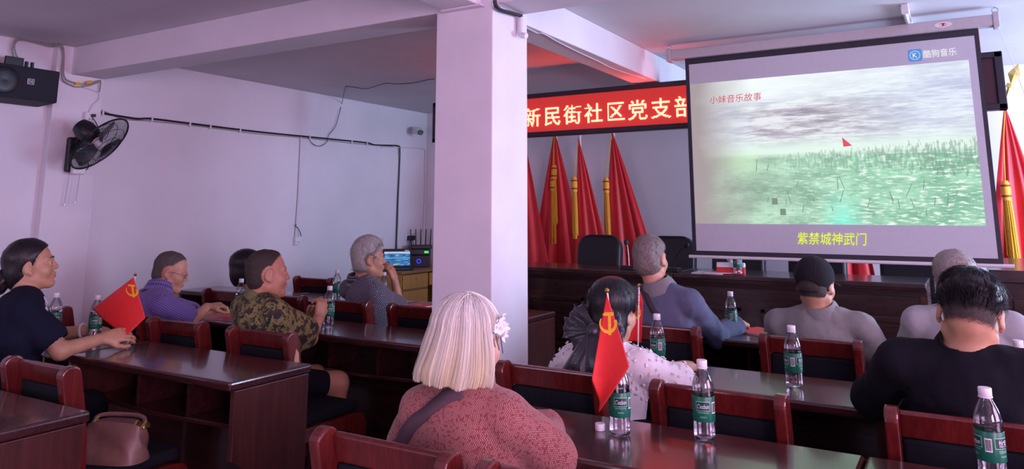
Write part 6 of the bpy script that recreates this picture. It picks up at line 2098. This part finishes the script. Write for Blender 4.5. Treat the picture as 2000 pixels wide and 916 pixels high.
# 9 man in the blue-grey shirt
hd = Yp(1271, 506, 3.96)
P = Person('grey-haired man in a blue-grey shirt with a strap over his shoulder', (-1.41, 3.93), 6, hd, (4, -2, -4), lean=.10, sw=.170, g=1.10, h=.0055, hs=1.03, neck=Yp(1286, 566, 3.94),
           arms=dict(R=dict(e=Yp(1398, 655, 4.16), w=(-1.14, 4.42, .80), d=(-.3, .9, 0), n=(0, 0, -1)), L=dict(e=(-1.70, 4.10, .79), w=(-1.54, 4.36, .80), d=(.3, .9, 0), n=(0, 0, -1))))
P.body(M['skin3'])
P.shirt(M['bluegrey'], o=.015, sleeve=1.8, flare=.012, fold=.007, seed=15)
P.collar(M['collargrey'], r=.064, hgt=.030, drop=.034, out=.036)
P.trousers(M['blacktrouser'])
P.short_hair(M['hairgrey2'], .011, front=.07, temple=.018, nape=-.085, strands=3000, sl=.013, seed=6, sr=.0007, sup=.12)
strap_on(P, back_pts(P, [(1246, 548), (1254, 565), (1263, 583), (1272, 600), (1283, 618)]), .028, M['strapbrown'])

# 10 man in the black cap
hd = Yp(1593, 556, 3.92)
P = Person('man in a black cap and grey polo shirt seen from behind', (-.645, 3.93), 2, hd, (12, -4, 0), lean=.08, sw=.186, g=1.08, h=.0055, neck=Yp(1600, 612, 3.92))
P.body(M['skin'])
P.shirt(M['greypolo'], o=.014, sleeve=.85, flare=.018, fold=.006, seed=16)
P.collar(M['greypolo'], r=.063, hgt=.026, drop=.034, out=.036)
P.trousers(M['blacktrouser'])
P.short_hair(M['hairbuzz2'], .004, nape=-.06, strands=0)
cap_ = bpy.data.objects.new('cap', None); COL.objects.link(cap_); cap_.parent = P.root
F = Field(P.Hc - .2, P.Hc + .2, .0045)
F.op(el(P.hp(0, -.014, .040), (.088, .112, .098), P.Hr), .01)
def regc(X, Y_, Z):
    x, y, z = P.hair_local(X, Y_, Z)
    hole = .030 - np.sqrt((x * .62) ** 2 + ((z + .006) * 1.1) ** 2 + np.maximum(y + .05, 0) ** 2)
    return np.maximum(-(z + .030 - .12 * np.maximum(y, -.1)), hole)
F.op(el(P.hp(0, -.014, .034), (.078, .099, .090), P.Hr), .002, 'sub')
F.cut(regc)
v, f = F.mesh(); obj_from('crown', v - P.org, f, M['capcloth'], cap_, smooth=True)
bm_ = MB(); vs = []
for i in range(17):
    t = (i / 16 - .5) * 2.3
    for rr_, dz in ((.0, 0), (.035, -.004), (.07, -.012)):
        vs.append(P.hp((.087 + rr_ * .25) * math.sin(t), .0 + (.100 + rr_) * math.cos(t) - .012, .018 + dz - .012 * (math.sin(t) ** 2)) - P.org)
bm_.add(vs, [(i * 3 + j, i * 3 + j + 1, i * 3 + j + 4, i * 3 + j + 3) for i in range(16) for j in range(2)])
o = bm_.build('peak', M['capcloth'], cap_, smooth=True); q = o.modifiers.new('t', 'SOLIDIFY'); q.thickness = .004
sb = MB(); sb.tube([P.hp(.062 * math.sin(t) * 1.0, -.014 - .112 * math.cos(t) - .0, -.030) - P.org for t in np.linspace(-.75, .75, 11)], .006, 8); sb.build('strap', M['capcloth'], cap_, smooth=True)
bt = MB(); bt.lathe([(.007, 0), (.006, .004), (0, .006)], 12, Matrix.Translation(Vector(P.hp(0, -.014, .137) - P.org))); bt.build('button', M['capcloth'], cap_, smooth=True)
seam = MB()
for a in (0, 1.05, 2.09, 3.14, 4.19, 5.24):
    seam.tube([P.hp(.0885 * math.sin(p) * math.cos(a), -.014 + .1125 * math.sin(p) * math.sin(a), .040 + .0985 * math.cos(p)) - P.org for p in np.linspace(.05, 1.45, 9)], .0012, 5)
seam.build('seams', M['black'], cap_, smooth=True)

# 11 grey-haired person behind the young man
hd = Yp(1870, 548, 3.93)
P = Person('silver-haired person in light grey mostly hidden behind the young man in black', (-.045, 3.93), 0, hd, (-4, 0, -8), lean=.07, sw=.175, g=1.05, h=.007, hs=1.05, neck=Yp(1880, 610, 3.93))
P.body(M['skin3'])
P.shirt(M['greyshirt'], o=.016, sleeve=.85, seed=18)
P.collar(M['greyshirt'])
P.trousers(M['blacktrouser'])
P.short_hair(M['hairgrey3'], .012, nape=-.085, strands=2200, sl=.014, seed=8, sr=.0008, sup=.10)

# 12 young man in black
hd = Yp(1895, 612, 2.79)
P = Person('young man in a black shirt with thick black hair, head bowed, seen from behind', (-.01, 2.80), 0, hd, (1, -20, 7), lean=.12, sw=.185, g=1.12, h=.0055, hs=1.05, shz=.012, neck=Yp(1888, 690, 2.76),
           arms=dict(R=dict(e=(.33, 2.94, .80), w=(.16, 3.12, .80), d=(-.6, .7, 0), n=(0, 0, -1)), L=dict(e=(-.315, 2.94, .80), w=(-.14, 3.12, .80), d=(.6, .7, 0), n=(0, 0, -1))))
P.body(M['skin'])
P.shirt(M['blackshirt'], o=.016, sleeve=1.7, flare=.012, fold=.007, ffreq=24, seed=19)
P.collar(M['blackshirt'], r=.064, hgt=.020, drop=.016, out=.022, tilt=1.1)
P.trousers(M['blacktrouser'])
P.short_hair(M['hairbuzz2'], .003, front=.06, temple=.008, nape=-.055, rough=.0008, name='faded_side_hair', strands=0, sl=.004, seed=9, sr=.0005, fade=.040)
F = Field(P.Hc - .2, P.Hc + .2, .0045)
F.op(el(P.hp(0, -.012, .052), (.087, .106, .088), P.Hr), .01); F.op(el(P.hp(0, -.06, .035), (.074, .066, .055), P.Hr), .03)
def regy(X, Y_, Z):
    x, y, z = P.hair_local(X, Y_, Z)
    return np.maximum((y - .085) * .8 - (z - .075) * .6, (.004 + .35 * np.maximum(y, 0) - .10 * np.minimum(y + .02, 0)) - z)
F.cut(regy); F.wob(.004, 70, 4); F.wob(.002, 150, 5)
v, f = F.mesh(); obj_from('hair', v - P.org, f, M['hairblack'], P.root, smooth=True)
P.strands(v, f, M['hairblack'], 6000, .045, 10, .0010, .03, jit=.10)
